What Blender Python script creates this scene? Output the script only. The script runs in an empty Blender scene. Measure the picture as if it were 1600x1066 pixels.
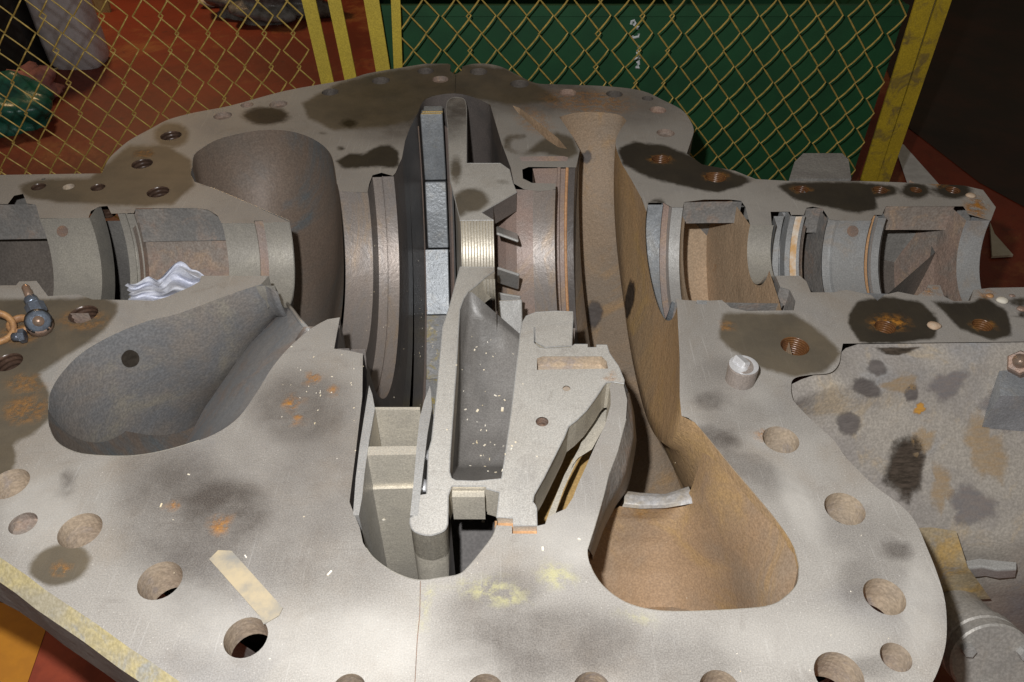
import bpy, bmesh, math, random
import numpy as np
from mathutils import Vector, Matrix, geometry
random.seed(7); rng = np.random.default_rng(7)
S = bpy.context.scene
# ---------------------------------------------------------------- camera
FPX, PITCH, CAMH = 1220.0, math.radians(41.2), 0.75      # focal length in photo pixels, pitch down, height above the joint face
cam = bpy.data.cameras.new('camera'); camo = bpy.data.objects.new('camera', cam); S.collection.objects.link(camo)
cam.sensor_width = 36; cam.lens = FPX / 1600 * 36; cam.clip_start = 0.02; cam.clip_end = 60
camo.location = (0, 0, CAMH); camo.rotation_euler = (math.pi / 2 - PITCH, 0, 0); S.camera = camo
S.render.resolution_x, S.render.resolution_y = 1024, 682
# ---------------------------------------------------------------- light
S.view_settings.view_transform = 'Standard'; S.view_settings.look = 'None'
S.view_settings.exposure = 0.0; S.view_settings.gamma = 1
W = bpy.data.worlds.new('World'); S.world = W; W.use_nodes = True
W.node_tree.nodes['Background'].inputs[0].default_value = (1.0, 0.86, 0.68, 1)
W.node_tree.nodes['Background'].inputs[1].default_value = 0.12
def lamp(name, kind, loc, power, col, target=None, size=0.05):
    l = bpy.data.lights.new(name, kind); l.energy = power; l.color = col
    if kind == 'AREA': l.shape = 'DISK'; l.size = size
    else: l.shadow_soft_size = size
    o = bpy.data.objects.new(name, l); S.collection.objects.link(o); o.location = loc
    if target is not None: o.rotation_euler = (Vector(target) - Vector(loc)).to_track_quat('-Z', 'Y').to_euler()
    return o
lamp('camera_flash', 'POINT', (-0.085, 0.085, CAMH + 0.10), 70.0, (0.985, 0.985, 0.985), size=0.014)
lamp('hall_lamp', 'AREA', (-2.3, 4.9, 1.6), 26.0, (1.0, 0.62, 0.30), (-2.0, 4.2, -0.75), 0.4)
# ---------------------------------------------------------------- pixel <-> place
def ray(x, y):
    u = (x - 800) / FPX; v = (533 - y) / FPX
    return Vector((u, math.cos(PITCH) + v * math.sin(PITCH), -math.sin(PITCH) + v * math.cos(PITCH)))
def P(x, y, z=0.0):                       # the point at height z seen at photo pixel x, y
    d = ray(x, y); t = (z - CAMH) / d.z
    return Vector((d.x * t, d.y * t, z))
def PY(x, y, Y):                          # the point on the upright plane at distance Y
    d = ray(x, y); t = Y / d.y
    return Vector((d.x * t, Y, CAMH + d.z * t))
def pix(co):                              # array of world points -> photo pixels
    c, s = math.cos(PITCH), math.sin(PITCH)
    X, Y, Z = co[:, 0], co[:, 1], co[:, 2] - CAMH
    dep = Y * c - Z * s; up = Y * s + Z * c
    return np.stack([800 + FPX * X / dep, 533 - FPX * up / dep], 1)
YAW = math.radians(1.8); O = Vector((0, 1.095, 0))
EX = Vector((math.cos(YAW), math.sin(YAW), 0)); EY = Vector((-math.sin(YAW), math.cos(YAW), 0))
def Wm(mx, my, z=0.0): return O + EX * mx + EY * my + Vector((0, 0, z))
def Mm(x, y):
    d = P(x, y) - O
    return d.dot(EX), d.dot(EY)
def pr(x, y):
    a, b = Mm(x, y); return (a, abs(b))
def XX(x, y=393): return Mm(x, y)[0]
def RR(y, x=800): return abs(Mm(x, y)[1])
# ---------------------------------------------------------------- scene helpers
def empty(name, loc, label, cat, group=None):
    o = bpy.data.objects.new(name, None); o.empty_display_size = .05; S.collection.objects.link(o); o.location = loc
    o['label'] = label; o['category'] = cat
    if group: o['group'] = group
    return o
def tag(o, label=None, cat=None, group=None, kind=None):
    for k, v in (('label', label), ('category', cat), ('group', group), ('kind', kind)):
        if v: o[k] = v
    return o
def mesh(name, verts, faces, mat, parent=None, smooth=False, loc=None):
    off = Vector(loc) if loc is not None else Vector((0, 0, 0)) 
    base = parent.matrix_world_loc if False else None
    po = Vector((0, 0, 0)); p = parent
    while p is not None: po = po + p.location; p = p.parent
    vs = [Vector(v) - po - off for v in verts]
    me = bpy.data.meshes.new(name); me.from_pydata([tuple(v) for v in vs], [], faces); me.validate()
    bm = bmesh.new(); bm.from_mesh(me); bmesh.ops.recalc_face_normals(bm, faces=bm.faces); bm.to_mesh(me); bm.free()
    if smooth: me.polygons.foreach_set('use_smooth', [True] * len(me.polygons))
    me.materials.append(mat)
    o = bpy.data.objects.new(name, me); S.collection.objects.link(o)
    o.location = off
    if parent is not None: o.parent = parent
    return o
def resample(pts, n):
    pts = [Vector(p) for p in pts]
    L = [0.0]
    for a, b in zip(pts, pts[1:]): L.append(L[-1] + (b - a).length)
    out = []
    for i in range(n):
        t = L[-1] * i / (n - 1); k = 0
        while k < len(L) - 2 and L[k + 1] < t: k += 1
        s = 0 if L[k + 1] == L[k] else (t - L[k]) / (L[k + 1] - L[k])
        out.append(pts[k].lerp(pts[k + 1], s))
    return out
def smoothpoly(pts, it=2):
    for _ in range(it):
        q = [pts[0]]
        for a, b in zip(pts, pts[1:]):
            q += [a.lerp(b, .25), a.lerp(b, .75)]
        q.append(pts[-1]); pts = q
    return pts
def loft(name, F, N, mat, parent, a0=0, a1=180, n=44, split=False, smooth=True, depth=1.0, rough=0.0):
    """half turn about the line midway between each far point and its near partner"""
    m = len(F); verts = []; faces = []; H = [(f - q) / 2 for f, q in zip(F, N)]; M = [(f + q) / 2 for f, q in zip(F, N)]
    def row(i):
        r = []
        for k in range(n + 1):
            a = math.radians(a0 + (a1 - a0) * k / n)
            p = M[i] + H[i] * math.cos(a) + Vector((0, 0, -H[i].length * (depth(i / (m - 1)) if callable(depth) else depth) * math.sin(a)))
            if rough and 0 < k < n:
                p += (M[i] - p).normalized() * (rough * math.sin(a) * math.sin(p.x * 31 + p.y * 17) * math.cos(p.z * 23 + p.x * 11))
            r.append(p)
        return r
    if split:
        for i in range(m - 1):
            b = len(verts); verts += row(i) + row(i + 1)
            for k in range(n): faces.append((b + k, b + k + 1, b + n + 2 + k, b + n + 1 + k))
    else:
        for i in range(m): verts += row(i)
        for i in range(m - 1):
            for k in range(n):
                a = i * (n + 1) + k; faces.append((a, a + 1, a + n + 2, a + n + 1))
    return mesh(name, verts, faces, mat, parent, smooth)
KS = [1.0]
def near_shift(x):                            # the two bearing bores run a little askew of the central rings
    if x > .27: return KS[0] * (-.012 - (x - .3) * .03), KS[0] * (.020 + max(0, x - .3) * .135)
    if x < -.38: return .012 + (-.39 - x) * .06, 0.0
    return 0.0, 0.0
def rev(name, prof, mat, parent, a0=0, a1=180, n=44, split=True, rough=0.0):
    F = [Wm(x, r) for x, r in prof]; N = [Wm(x + near_shift(x)[0], -r - near_shift(x)[1]) for x, r in prof]
    return loft(name, F, N, mat, parent, a0, a1, n, split, True, 1.0, rough)
def box(name, c, size, mat, parent=None, rot=None, bev=0.0):
    bm = bmesh.new(); bmesh.ops.create_cube(bm, size=1)
    for v in bm.verts: v.co = Vector((v.co.x * size[0], v.co.y * size[1], v.co.z * size[2]))
    if bev: bmesh.ops.bevel(bm, geom=bm.edges[:], offset=bev, segments=1, affect='EDGES')
    R = rot if rot is not None else Matrix.Identity(3)
    vs = [R @ v.co + Vector(c) for v in bm.verts]; bm.verts.index_update()
    fs = [[v.index for v in f.verts] for f in bm.faces]; bm.free()
    return mesh(name, vs, fs, mat, parent)
def tube(name, pts, rad, mat, parent=None, sides=8, cap=True):
    verts, faces = [], []; n = len(pts); rads = rad if isinstance(rad, (list, tuple)) else [rad] * n
    ref = Vector((0, 0, 1))
    for i, p in enumerate(pts):
        t = (Vector(pts[min(i + 1, n - 1)]) - Vector(pts[max(i - 1, 0)])).normalized()
        a = t.cross(ref)
        if a.length < 1e-3: a = t.cross(Vector((1, 0, 0)))
        a.normalize(); b = t.cross(a)
        for k in range(sides):
            th = 2 * math.pi * k / sides
            verts.append(Vector(p) + (a * math.cos(th) + b * math.sin(th)) * rads[i])
    for i in range(n - 1):
        for k in range(sides):
            a = i * sides + k; b = i * sides + (k + 1) % sides
            faces.append((a, b, b + sides, a + sides))
    if cap: faces.append(tuple(range(sides))); faces.append(tuple(range((n - 1) * sides, n * sides)))
    return mesh(name, verts, faces, mat, parent, sides > 6)
def prism(name, poly, z0, z1, mat, parent=None, smooth=False):
    """upright prism over a polygon of world points"""
    n = len(poly); v = [Vector((p.x, p.y, z0)) for p in poly] + [Vector((p.x, p.y, z1)) for p in poly]
    f = [tuple(range(n)), tuple(range(n, 2 * n))] + [(i, (i + 1) % n, n + (i + 1) % n, n + i) for i in range(n)]
    return mesh(name, v, f, mat, parent, smooth)
def patch(name, rows, mat, parent=None, sub=6, smooth=True, soft=0):
    """sheet through rows of (px, py, z)"""
    R = []
    for r in rows:
        R.append(resample(smoothpoly([P(*q) for q in r], soft), 24))
    G = []
    for a, b in zip(R, R[1:]):
        for s in range(sub): G.append([p.lerp(q, s / sub) for p, q in zip(a, b)])
    G.append(R[-1]); v = [p for r in G for p in r]; w = 24
    f = [(i * w + j, i * w + j + 1, i * w + w + j + 1, i * w + w + j) for i in range(len(G) - 1) for j in range(w - 1)]
    return mesh(name, v, f, mat, parent, smooth)
# ---------------------------------------------------------------- materials
class NT:
    def __init__(s, name):
        s.m = bpy.data.materials.new(name); s.m.use_nodes = True; s.t = s.m.node_tree
        s.b = s.t.nodes['Principled BSDF']; s.co = s.t.nodes.new('ShaderNodeTexCoord').outputs['Object']
    def _in(s, sock, v):
        if isinstance(v, bpy.types.NodeSocket): s.t.links.new(v, sock)
        elif v is not None:
            if hasattr(sock.default_value, '__len__') and not hasattr(v, '__len__'): v = (v, v, v, 1)
            elif hasattr(v, '__len__') and len(v) == 3 and len(sock.default_value) == 4: v = (*v, 1)
            sock.default_value = v
    def noise(s, scale, detail=4, rough=.55, co=None, dist=0.0, col=False):
        n = s.t.nodes.new('ShaderNodeTexNoise'); n.inputs['Scale'].default_value = scale; n.inputs['Detail'].default_value = detail
        n.inputs['Roughness'].default_value = rough; n.inputs['Distortion'].default_value = dist; s._in(n.inputs['Vector'], co or s.co)
        return n.outputs['Color' if col else 'Fac']
    def ramp(s, f, a, b, lo=0.0, hi=1.0):
        n = s.t.nodes.new('ShaderNodeMapRange'); n.interpolation_type = 'SMOOTHSTEP'
        for k, v in zip(range(5), (f, a, b, lo, hi)): s._in(n.inputs[k], v)
        return n.outputs[0]
    def math(s, op, a, b=0.0):
        n = s.t.nodes.new('ShaderNodeMath'); n.operation = op; s._in(n.inputs[0], a); s._in(n.inputs[1], b); return n.outputs[0]
    def mix(s, f, a, b, mode='MIX'):
        n = s.t.nodes.new('ShaderNodeMix'); n.data_type = 'RGBA'; n.blend_type = mode
        s._in(n.inputs[0], f); s._in(n.inputs[6], a); s._in(n.inputs[7], b); return n.outputs[2]
    def attr(s, name):
        n = s.t.nodes.new('ShaderNodeAttribute'); n.attribute_name = name; return n.outputs['Fac']
    def scaled(s, v):
        n = s.t.nodes.new('ShaderNodeMapping'); n.inputs['Scale'].default_value = v; s.t.links.new(s.co, n.inputs[0]); return n.outputs[0]
    def bump(s, h, strength=.4, dist=.002, prev=None):
        n = s.t.nodes.new('ShaderNodeBump'); n.inputs['Strength'].default_value = strength; n.inputs['Distance'].default_value = dist
        s._in(n.inputs['Height'], h)
        if prev: s.t.links.new(prev, n.inputs['Normal'])
        return n.outputs[0]
    def done(s, col, rough=.5, normal=None, metal=0.0, spec=.5):
        s._in(s.b.inputs['Base Color'], col); s._in(s.b.inputs['Roughness'], rough); s._in(s.b.inputs['Metallic'], metal)
        s._in(s.b.inputs['Specular IOR Level'], spec)
        if normal: s.t.links.new(normal, s.b.inputs['Normal'])
        return s.m
OILC, DAMPC, RUSTC = (.018, .013, .007), (.080, .064, .042), (.36, .15, .035)
def flange_mat(name, c1, c2):
    t = NT(name)
    big = t.noise(2.2, 5, .6); col = t.mix(t.ramp(big, .35, .65), c1, c2)
    warm = t.noise(5.5, 5, .65, dist=.4); col = t.mix(t.math('MULTIPLY', t.ramp(warm, .5, .75), .45), col, (.30, .235, .17))
    cool = t.noise(3.7, 6, .6, dist=.6); col = t.mix(t.math('MULTIPLY', t.ramp(cool, .52, .72), .4), col, (.26, .255, .265))
    fine = t.noise(620, 2, .6); col = t.mix(t.ramp(fine, .25, .75, .42, 0), col, (.10, .09, .08))
    sp = t.noise(420, 1, .5); col = t.mix(t.ramp(sp, .68, .78, 0, .4), col, (.8, .76, .7))
    lines = t.noise(1.0, 3, .6, t.scaled((260, 9, 9))); col = t.mix(t.ramp(lines, .60, .72, 0, .22), col, (.62, .60, .57)); col = t.mix(t.ramp(t.noise(1.0, 4, .65, t.scaled((14, 170, 9))), .62, .72, 0, .22), col, (.15, .13, .115))
    mot = t.noise(24, 7, .72, dist=.8); col = t.mix(t.ramp(mot, .55, .75, 0, .38), col, (.17, .145, .125)); col = t.mix(t.ramp(t.noise(9, 6, .7, dist=1.2), .60, .74, 0, .4), col, (.20, .175, .16))
    warp = t.noise(38, 5, .65); w2 = t.noise(130, 3, .6)
    wob = t.math('ADD', t.math('MULTIPLY', t.math('SUBTRACT', warp, .5), .55), t.math('MULTIPLY', t.math('SUBTRACT', w2, .5), .18))
    sm = t.math('MULTIPLY', t.attr('smudge'), t.ramp(t.noise(13, 6, .7), .25, .7, .5, 1.0))
    col = t.mix(sm, col, t.mix(t.ramp(fine, .3, .7), (.055, .046, .040), (.125, .108, .095)))
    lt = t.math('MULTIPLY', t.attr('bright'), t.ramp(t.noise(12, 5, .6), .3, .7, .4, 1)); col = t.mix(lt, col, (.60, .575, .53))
    ye = t.math('MULTIPLY', t.attr('yellow'), t.ramp(t.noise(60, 5, .75), .42, .62)); col = t.mix(t.math('MULTIPLY', ye, .55), col, (.56, .53, .24))
    da = t.ramp(t.math('ADD', t.attr('damp'), wob), -.22, .40); dn = t.ramp(t.noise(11, 5, .65), .3, .7)
    col = t.mix(t.math('MULTIPLY', da, .88), col, t.mix(dn, DAMPC, (.125, .098, .062)))
    oi = t.ramp(t.math('ADD', t.attr('oil'), wob), -.14, .32)
    col = t.mix(t.math('MULTIPLY', oi, .93), col, t.mix(dn, OILC, (.032, .024, .013)))
    ru = t.math('MULTIPLY', t.attr('rust'), t.ramp(t.noise(70, 6, .75), .38, .62)); col = t.mix(ru, col, t.mix(t.noise(160, 3), (.26, .09, .012), (.62, .29, .05)))
    wet = t.math('MAXIMUM', t.math('MULTIPLY', da, .75), oi)
    ro = t.ramp(wet, 0, 1, .55, .46); 
    nb = t.bump(t.noise(520, 3, .6), .3, .0007); nb = t.bump(t.noise(45, 4, .6), .15, .002, nb)
    nb = t.bump(ru, .5, .003, nb)
    return t.done(col, ro, nb, .08, t.ramp(wet, 0, 1, .3, .06))
def cast_mat(name, cols, scale=6, bump=.6, rough=.6, rust=0.0, grain=90, spec=.4, streak=None, rustc=RUSTC):
    metal = .32 if name.startswith(('machined', 'pale', 'blue grey block')) else .06
    t = NT(name); co = t.scaled(streak) if streak else None
    n1 = t.noise(scale, 6, .65, co, .3); col = t.mix(t.ramp(n1, .40, .60), cols[0], cols[1])
    if len(cols) > 2: n2 = t.noise(scale * 1.7, 6, .7, co, .8); col = t.mix(t.ramp(n2, .5, .68), col, cols[2])
    if len(cols) > 3: n3 = t.noise(scale * .6, 5, .6, co, .5); col = t.mix(t.ramp(n3, .54, .7), col, cols[3])
    if rust: n4 = t.noise(scale * 2.3, 8, .75, co, .5); col = t.mix(t.ramp(n4, .68 - .25 * rust, .86 - .25 * rust, 0, .85), col, rustc)
    g = t.noise(grain * 3, 2, .6); col = t.mix(t.ramp(g, .3, .75, .45, 0), col, (cols[0][0] * .35, cols[0][1] * .35, cols[0][2] * .35))
    nb = t.bump(t.noise(grain, 4, .65), bump, .0022); nb = t.bump(t.noise(grain * .25, 4, .6), bump * .7, .006, nb)
    return t.done(col, rough, nb, metal, spec)
def plain_mat(name, c1, c2=None, rough=.5, metal=0.0, scale=20, bump=.1, spec=.5):
    t = NT(name); col = t.mix(t.ramp(t.noise(scale, 6, .65), .35, .65), c1, c2 or c1)
    return t.done(col, rough, t.bump(t.noise(scale * 5, 3), bump, .002), metal, spec)
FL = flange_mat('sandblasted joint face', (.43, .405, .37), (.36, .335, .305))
DI = flange_mat('pale diaphragm steel', (.58, .56, .52), (.50, .475, .43))
M = dict(
 saddle=cast_mat('machined bearing steel', [(0.500, 0.469, 0.406), (0.425, 0.400, 0.356)], 9, .12, .40, grain=150, spec=.5),
 saddle_r=cast_mat('machined blue steel', [(.50, .505, .505), (.42, .42, .415), (.46, .41, .36)], 9, .12, .42, .15, grain=150, spec=.5),
 castblue=cast_mat('blue grey cast wall', [(.24, .24, .245), (.31, .27, .235), (.35, .315, .26), (.21, .23, .26)], 4.5, .3, .55, .25, rustc=(.22, .11, .045)),
 castbrown=cast_mat('brown cast wall', [(.24, .18, .14), (.19, .16, .135), (.15, .17, .18)], 5, .2, .5, .12, streak=(.5, 1, .35), rustc=(.17, .09, .055)),
 castpink=cast_mat('pinkish cavity wall', [(0.378, 0.270, 0.216), (0.297, 0.257, 0.223), (0.446, 0.324, 0.230)], 12, .7, .6, .25),
 castgrey=cast_mat('grey cast wall', [(0.285, 0.262, 0.240), (0.210, 0.203, 0.195), (0.330, 0.255, 0.210)], 14, .5, .6, .15),
 rusty=cast_mat('rust brown chamber wall', [(.415, .275, .165), (.35, .265, .19), (.50, .32, .14), (.30, .255, .21)], 3.6, .28, .6, .45, grain=120, rustc=(.42, .22, .06)),
 rustfloor=cast_mat('dusty rust floor', [(.56, .40, .26), (.48, .35, .23)], 9, .5, .65, .3),
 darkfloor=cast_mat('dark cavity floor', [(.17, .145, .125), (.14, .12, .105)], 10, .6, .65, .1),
 ring=cast_mat('machined ring steel', [(0.405, 0.344, 0.304), (0.351, 0.317, 0.297), (0.432, 0.338, 0.257)], 5, .15, .42, .12, grain=160, streak=(3, 1, 1)),
 ringred=cast_mat('reddish machined ring', [(0.392, 0.283, 0.239), (0.348, 0.290, 0.261), (0.450, 0.319, 0.217)], 5, .2, .42, .25, grain=160),
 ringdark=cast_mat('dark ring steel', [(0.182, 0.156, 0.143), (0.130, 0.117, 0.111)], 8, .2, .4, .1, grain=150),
 bluegrey=cast_mat('blue grey block steel', [(.44, .465, .49), (.34, .36, .38), (.40, .40, .39)], 16, .3, .42, .1, grain=130, rustc=(.2, .17, .13)),
 blockdark=cast_mat('dark block steel with yellow chips', [(.46, .455, .45), (.34, .335, .33), (.50, .48, .45)], 12, .4, .5, .8, rustc=(.62, .46, .06)),
 gusset=cast_mat('ochre stained gusset', [(.42, .34, .22), (.50, .33, .12), (.34, .31, .27)], 14, .4, .6, .2),
 ribsteel=cast_mat('worn rib edge', [(.46, .46, .47), (.40, .35, .28)], 14, .3, .45, .25),
 castblue2=cast_mat('smooth blue grey wall', [(.36, .345, .335), (.30, .315, .335), (.38, .31, .27)], 6, .25, .5, .1, rustc=(.26, .14, .08)),
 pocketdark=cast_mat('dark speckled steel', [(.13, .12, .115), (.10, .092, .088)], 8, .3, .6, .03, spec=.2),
 rustwall=cast_mat('orange rust wall', [(.54, .355, .19), (.46, .325, .20), (.58, .38, .17), (.40, .32, .25)], 4, .4, .6, .4, grain=120, rustc=(.50, .25, .06)),
 rustgrey=cast_mat('brown grey chamber floor', [(.43, .315, .215), (.36, .285, .215), (.48, .315, .17)], 4, .4, .6, .35, grain=120, rustc=(.36, .19, .06)),
 covergrey=cast_mat('pale grey painted cover', [(.52, .49, .45), (.44, .42, .39), (.50, .45, .38)], 9, .25, .55, .08),
 beige=cast_mat('pale beige steel', [(.74, .68, .565), (.64, .59, .50)], 8, .15, .45, .08, grain=160),
 pale=cast_mat('pale bare steel', [(0.559, 0.552, 0.533), (0.481, 0.468, 0.448)], 10, .15, .42, grain=170),
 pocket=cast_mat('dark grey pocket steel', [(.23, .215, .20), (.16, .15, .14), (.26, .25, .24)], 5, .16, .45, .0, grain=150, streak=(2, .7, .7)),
 orange=cast_mat('orange rusted step', [(0.624, 0.360, 0.180), (0.504, 0.288, 0.144)], 12, .3, .6, .2),
 ochre=cast_mat('ochre plate', [(0.520, 0.338, 0.130), (0.468, 0.299, 0.117)], 6, .2, .6),
 shell=cast_mat('grey casing shell', [(.43, .39, .34), (.34, .31, .285), (.46, .375, .27), (.29, .295, .31)], 7, .3, .6, .12, rustc=(.40, .22, .06)),
 side=cast_mat('grey painted flange side', [(0.280, 0.266, 0.245), (0.224, 0.210, 0.196)], 9, .3, .6),
 chamfer=cast_mat('worn yellow chamfer', [(0.625, 0.525, 0.275), (0.500, 0.450, 0.338), (0.425, 0.425, 0.413)], 14, .2, .55),
 hole=cast_mat('tan hole wall', [(.56, .45, .33), (.48, .39, .30), (.42, .36, .32)], 18, .3, .55),
 thread=cast_mat('oily brown thread', [(.075, .045, .032), (.11, .065, .045), (.05, .032, .024)], 30, .2, .3, spec=.5),
 threadrust=cast_mat('rusty wet thread', [(.17, .075, .026), (.11, .046, .02)], 30, .2, .3, spec=.5),
 oil=plain_mat('dried oil', (.03, .024, .018), (.055, .045, .035), .4, scale=60),
 damp=plain_mat('grey damp patch', (.10, .09, .085), (.14, .125, .115), .5, scale=60),
 chrome=plain_mat('polished steel', (.85, .85, .86), (.7, .7, .72), .38, .55, 30, .1),
 zinc=plain_mat('zinc bolt', (.20, .24, .30), (.12, .13, .16), .3, .6, 60, .3),
 copper=plain_mat('coppery stud', (.36, .23, .16), (.25, .19, .15), .28, .5, 80, .3),
 rustbolt=plain_mat('rust bolt', (.33, .21, .15), (.24, .18, .15), .5, .2, 70, .6),
 orangering=plain_mat('orange rusted ring', (.46, .25, .10), (.27, .14, .07), .5, 0, 60, .4),
 rag=plain_mat('white cotton rag', (.72, .73, .80), (.58, .60, .68), .95, 0, 120, .5, .1),
 tape=plain_mat('beige tape', (.47, .385, .25), (.25, .24, .22), .6, 0, 16, .1),
 whiteline=plain_mat('white rusty strip', (.75, .72, .66), (.62, .36, .14), .5, 0, 22, .2),
 pebble=plain_mat('pale pebble', (.50, .40, .30), (.42, .28, .18), .8, 0, 60, .4),
 chip=plain_mat('wood chip', (.75, .62, .40), (.85, .80, .70), .8, 0, 90, .2),
 yellow=cast_mat('yellow fence paint', [(.78, .60, .08), (.70, .54, .08)], 9, .15, .5, .12, rustc=(.12, .09, .05)),
 yellowdirty=cast_mat('scuffed yellow paint', [(.58, .42, .03), (.50, .36, .03), (.22, .16, .06)], 9, .2, .5, .1),
 wire=plain_mat('yellowed fence wire', (.66, .48, .12), (.42, .30, .08), .5, .2, 50, .2),
 green=plain_mat('dark green paint', (.014, .095, .034), (.010, .070, .026), .6, 0, 5, .1),
 chalk=plain_mat('white chalk mark', (.75, .78, .80), None, .8),
 black=plain_mat('black plastic', (.012, .012, .012), (.02, .019, .017), .5),
 cardboard=plain_mat('tan cardboard', (.46, .36, .17), (.40, .30, .14), .8),
 cloudy=plain_mat('cloudy grey plastic', (.60, .58, .60), (.50, .47, .48), .4),
 redcap=plain_mat('red cap', (.35, .03, .02), None, .4),
 bag=plain_mat('green plastic bag', (.02, .16, .11), (.015, .09, .07), .3, 0, 14, .6),
 pink=plain_mat('pink cloth', (.42, .17, .14), (.30, .13, .12), .9, 0, 30, .5),
 foil=plain_mat('grey plastic film', (.22, .22, .22), (.12, .11, .10), .3, 0, 25, .9),
 paper=plain_mat('off white paper', (.62, .58, .50), (.55, .50, .40), .8),
 paintline=plain_mat('greyish white floor paint', (.70, .68, .66), (.58, .56, .54), .6),
 plank=plain_mat('orange brown board', (.46, .24, .06), (.40, .20, .05), .7),
 chips=plain_mat('brass fleck', (.7, .5, .2), None, .4, .5),
)
def stain_mat(name, c1, c2, rough=.45, strength=.95):
    t = NT(name); e = t.attr('edge'); n = t.noise(70, 6, .7); n2 = t.noise(14, 4, .6)
    v = t.math('ADD', e, t.math('ADD', t.math('MULTIPLY', t.math('SUBTRACT', n, .5), .55), t.math('MULTIPLY', t.math('SUBTRACT', n2, .5), .7)))
    t._in(t.b.inputs['Alpha'], t.ramp(v, .55, 1.0, strength, 0.0))
    col = t.mix(t.ramp(t.noise(45, 5, .7, t.scaled((1, 1, 5))), .35, .65), c1, c2)
    return t.done(col, rough, t.bump(t.noise(200, 3), .3, .001), 0, .3)
M['oil_film'] = stain_mat('dried oil film', (.035, .027, .02), (.085, .065, .05)); M['damp_film'] = stain_mat('grey damp film', (.12, .105, .10), (.17, .15, .14), .5, .8)
M['rust_film'] = stain_mat('rust film', (.55, .28, .05), (.42, .22, .06), .6, .9)
M['rust_faint'] = stain_mat('faint rust film', (.52, .32, .12), (.45, .33, .20), .6, .38); M['damp_faint'] = stain_mat('faint damp film', (.20, .19, .20), (.24, .20, .19), .6, .5)
def floor_mat():
    t = NT('worn red floor paint')
    col = t.mix(t.ramp(t.noise(1.6, 6, .65), .35, .65), (.23, .038, .015), (.14, .024, .010))
    col = t.mix(t.ramp(t.noise(2.0, 7, .7, dist=.5), .52, .70, 0, .75), col, (.34, .14, .045))
    col = t.mix(t.ramp(t.noise(22, 5, .7), .55, .75, 0, .6), col, (.07, .025, .018))
    return t.done(col, .5, t.bump(t.noise(60, 4), .2, .003), 0, .4)
FLOOR = floor_mat()
FZ = -0.75
# ---------------------------------------------------------------- the setting
fl = mesh('floor', [(-14, -6, FZ), (14, -6, FZ), (14, 16, FZ), (-14, 16, FZ)], [(0, 1, 2, 3)], FLOOR); tag(fl, kind='structure')
def floor_shape(name, px, mat, lift=.004, **k):
    pts = [P(x, y, FZ + lift) for x, y in px]
    return tag(mesh(name, pts, [tuple(range(len(pts)))], mat), kind='structure')
floor_shape('floor_marking_or_tone', [(1396, 222), (1412, 226), (1478, 300), (1422, 300)], M['paintline'])
floor_shape('floor_marking_or_tone', [(-260, 880), (80, 960), (35, 1090), (-260, 1090)], plain_mat('orange floor paint', (.85, .36, .04), (.75, .31, .04), .6))
floor_shape('floor_marking_or_tone', [(80.5, 961), (300, 1075), (260, 1140), (20, 1140), (36, 1090)], plain_mat('flash lit red floor paint', (.50, .10, .05), (.40, .08, .045), .6), .003)  # red floor in a brighter colour, flash light painted in
floor_shape('floor_marking_or_tone', [(1300, -120), (2050, -120), (2050, 360), (1640, 345), (1530, 285), (1420, 200)], plain_mat('dark red brown floor', (.042, .018, .009), (.022, .014, .008), .8, scale=3), .003)  # darker red-brown sheet over the right part of the floor
wl = box('wall', (0, 9.0, 1.2), (24, .2, 4), plain_mat('dark workshop wall', (.05, .035, .02), (.03, .022, .016), .8)); tag(wl, kind='structure')
# ---------------------------------------------------------------- stains on flat faces, stored as attributes
def sd_poly(p, poly):
    poly = np.array(poly, float); n = len(poly); d = np.full(len(p), 1e9); inside = np.zeros(len(p), bool)
    for i in range(n):
        a = poly[i]; b = poly[(i + 1) % n]; ab = b - a; t = np.clip(((p - a) @ ab) / max(ab @ ab, 1e-9), 0, 1)
        d = np.minimum(d, np.hypot(*(p - a - t[:, None] * ab).T))
        c = ((a[1] > p[:, 1]) != (b[1] > p[:, 1])); xin = a[0] + (p[:, 1] - a[1]) * ab[0] / (ab[1] if ab[1] else 1e-9)
        inside ^= c & (p[:, 0] < xin)
    return np.where(inside, d, -d), inside
def ell(p, cx, cy, rx, ry, rot=0):
    q = p - (cx, cy); a = math.radians(rot); u = q[:, 0] * math.cos(a) + q[:, 1] * math.sin(a); v = -q[:, 0] * math.sin(a) + q[:, 1] * math.cos(a)
    return (1 - np.hypot(u / rx, v / ry)) * min(rx, ry)
OIL = [(415, 181, 40, 15), (1431, 298, 25, 14), (1489, 297, 33, 15), (1027, 318, 14, 8), (545, 193, 15, 8), (506, 208, 6, 3), (533, 232, 6, 4), (320, 286, 9, 4), (1420, 700, 0.1, .1),
 [(524, 252), (545, 238), (566, 240), (592, 226), (612, 226), (625, 238), (625, 264), (580, 262), (535, 266)],
 [(963, 232), (990, 220), (1040, 226), (1100, 250), (1180, 281), (1160, 292), (1120, 303), (1060, 291), (1010, 278), (972, 258)],
 [(1212, 290), (1240, 283), (1340, 283), (1400, 290), (1405, 305), (1370, 310), (1372, 328), (1340, 335), (1290, 325), (1240, 313)],
 [(1325, 490), (1340, 468), (1380, 462), (1440, 470), (1468, 500), (1462, 530), (1400, 538), (1345, 538), (1325, 510)],
 [(1455, 470), (1520, 472), (1535, 460), (1575, 485), (1583, 525), (1550, 533), (1500, 515)], (1598, 472, 22, 8), (1600, 492, 12, 7)]
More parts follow.
